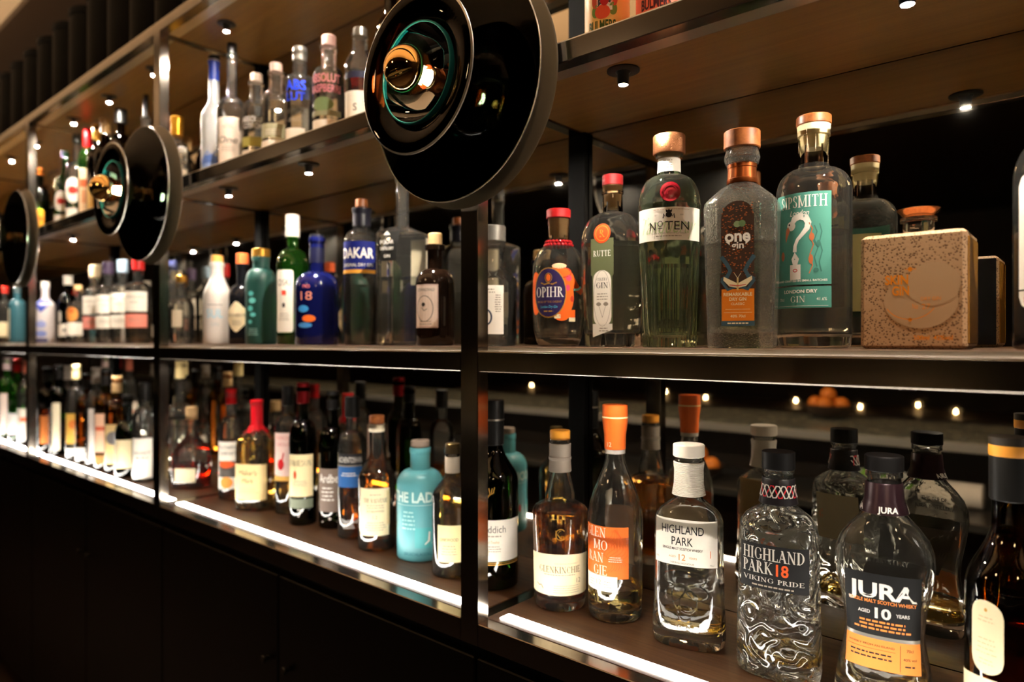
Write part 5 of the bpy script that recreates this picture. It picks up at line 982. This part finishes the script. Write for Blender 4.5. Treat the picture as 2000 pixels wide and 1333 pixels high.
gen(q, 'green bottle with red capsule and tall narrow cream label', -2.915, .92, UP, .0330, .386, 50, GREENG, (.075, .0160, REDC, .068), [('front_label', 0, [('rect', 0, .140, .036, .170, paper((236, 206, 170)), 0), ('rect', 0, .17, .030, .03, ink((214, 110, 70)), 1), ('rect', 0, .12, .016, .05, ink((220, 130, 80)), 1)])], None, sh=.64, nk=.80)
gen(q, 'bottle with gold capsule behind the middle lamp', -2.815, .92, UP, .0330, .379, 50, BROWNG, (.06, .0155, GOLDC, .05), [box_label(.06, .15, .05, paper((230, 190, 120)))], None, sh=.62, nk=.80)
gen(q, 'bottle with tall tan capsule above the middle lamp', -2.735, .92, UP, .0340, .384, 50, BROWNG, (.055, .0170, mat('tan_capsule', lin((176, 136, 84)), .5), .045), [box_label(.06, .16, .05, CREAM)], None, sh=.62, nk=.80)
gen(q, 'bottle with wide black cap above the middle lamp', -2.585, .92, UP, .0350, .384, 50, BROWNG, (.05, .0205, BLKP, .04), [box_label(.06, .16, .05, CREAM)], None, sh=.66, nk=.80)
gen(q, 'slim bottle with thin black pourer beside the second post', -2.375, .92, UP, .0320, .386, 48, CLEAR, (.075, .0085, BLKP, .004), [box_label(.05, .14, .05, CREAM), ('neck_label', 0, [('rect', 0, .215, .05, .02, paper((206, 170, 130)), 0)])], (.6, PALE), sh=.55, nk=.76)
# lower shelf, third and fourth bays
LA = [(-3.190, .862, .034, .331, BROWNG, BLKP, paper((206, 120, 60)), 'dark bottle with narrow orange label right of the third post', 'orange'),
      (-3.090, .905, .034, .339, CLEAR, mat('grey_capsule', lin((150, 140, 130)), .5), None, 'clear bottle with grey capsule and no label in the third bay', ''),
      (-3.040, .835, .031, .345, DARKG, BLKP, paper((220, 208, 180)), 'slender bottle with tall off white label in the third bay', 'tall'),
      (-2.880, .872, .034, .350, CLEAR, paper((236, 216, 160)), paper((226, 178, 84)), 'clear bottle with cream capsule and yellow label', 'yellow'),
      (-2.770, .874, .038, .319, AMBERG, BLKP, paper((214, 206, 196)), 'brown whisky bottle with low white label and orange stripe', 'low'),
      (-2.680, .874, .034, .343, CLEAR, mat('grey_capsule', lin((150, 140, 130)), .5), paper((216, 208, 200)), 'bottle with grey capsule and plain white label', 'tall'),
      (-2.585, .872, .035, .339, AMBERG, BLKP, paper((236, 190, 160)), 'amber bottle with pinkish cream label and red stripe', 'stripe'),
      (-2.498, .876, .036, .319, AMBERG, CORK, paper((230, 200, 140)), 'amber bottle with cream label and grey roundel', 'roundel'),
      (-2.385, .868, .038, .262, DARKG, BLKP, paper((222, 206, 166)), 'squat dark shouldered bottle with broad cream label', 'broad'),
      (-2.268, .876, .036, .306, CLEAR, BLKP, paper((232, 226, 214)), 'clear bottle with broad white label left of the second post', 'broad2'),
      (-3.780, .852, .034, .359, GREENG, paper((150, 130, 130)), paper((220, 200, 190)), 'green bottle with pale label at the left edge of the lower shelf', 'tall'),
      (-3.610, .850, .034, .357, GREENG, REDC, paper((230, 226, 220)), 'green bottle with white label second from the left edge', 'broad'),
      (-3.470, .852, .036, .353, CLEAR, mat('rust_capsule', lin((170, 90, 70)), .5), paper((232, 222, 210)), 'clear bottle with white label and red mark left of the third post', 'mark')]
for x, y, r, h, gl, cp, lab_, lb, st in LA:
    ops = []; y = max(y, .831+r)
    if lab_:
        v0, v1 = {'tall': (.02, .20), 'orange': (.03, .14), 'yellow': (.06, .17), 'low': (.012, .055), 'stripe': (.06, .19), 'roundel': (.03, .16), 'broad': (.03, .12), 'broad2': (.012, .135), 'mark': (.02, .15)}[st]
        ops = [('rect', 0, (v0+v1)/2, r*(.9 if st in ('orange', 'tall') else 1.7), v1-v0, lab_, 0)]
        if st == 'stripe': ops += [('rect', 0, .14, r*1.5, .014, ink((206, 80, 50)), 1), ('rect', 0, .035, r*1.6, .03, paper((150, 110, 60)), 0)]
        if st == 'roundel': ops += [('ell', 0, .115, r*.7, .022, ink((120, 116, 116)), 1)]
        if st == 'mark': ops += [('ell', 0, .105, .018, .010, ink((220, 110, 70)), 1)]
        if st == 'yellow': ops += [('ell', 0, .13, .016, .016, ink((226, 130, 60)), 1), ('rect', 0, .03, r*1.6, .022, WHITE, 0)]
        if st == 'broad2': ops += [T('WHISKY', .09, .014, INKD, .05), S(.075, .05, 1, INKD, .01, .004)]
        if st == 'low': ops += [('line', [(-.03, .08), (0, .088), (.03, .10)], .004, IO, 1)]
    gen(w_, lb, x, y, LOW, r, h, 54, gl, (.055 if h > .3 else .03, .0155, cp, .045 if h > .3 else .02), [('front_label', 0, ops)] if ops else [], (.5, WATER) if gl is CLEAR else None, sh=.52 if st == 'broad' else .62, nk=.72 if st == 'broad' else .78)
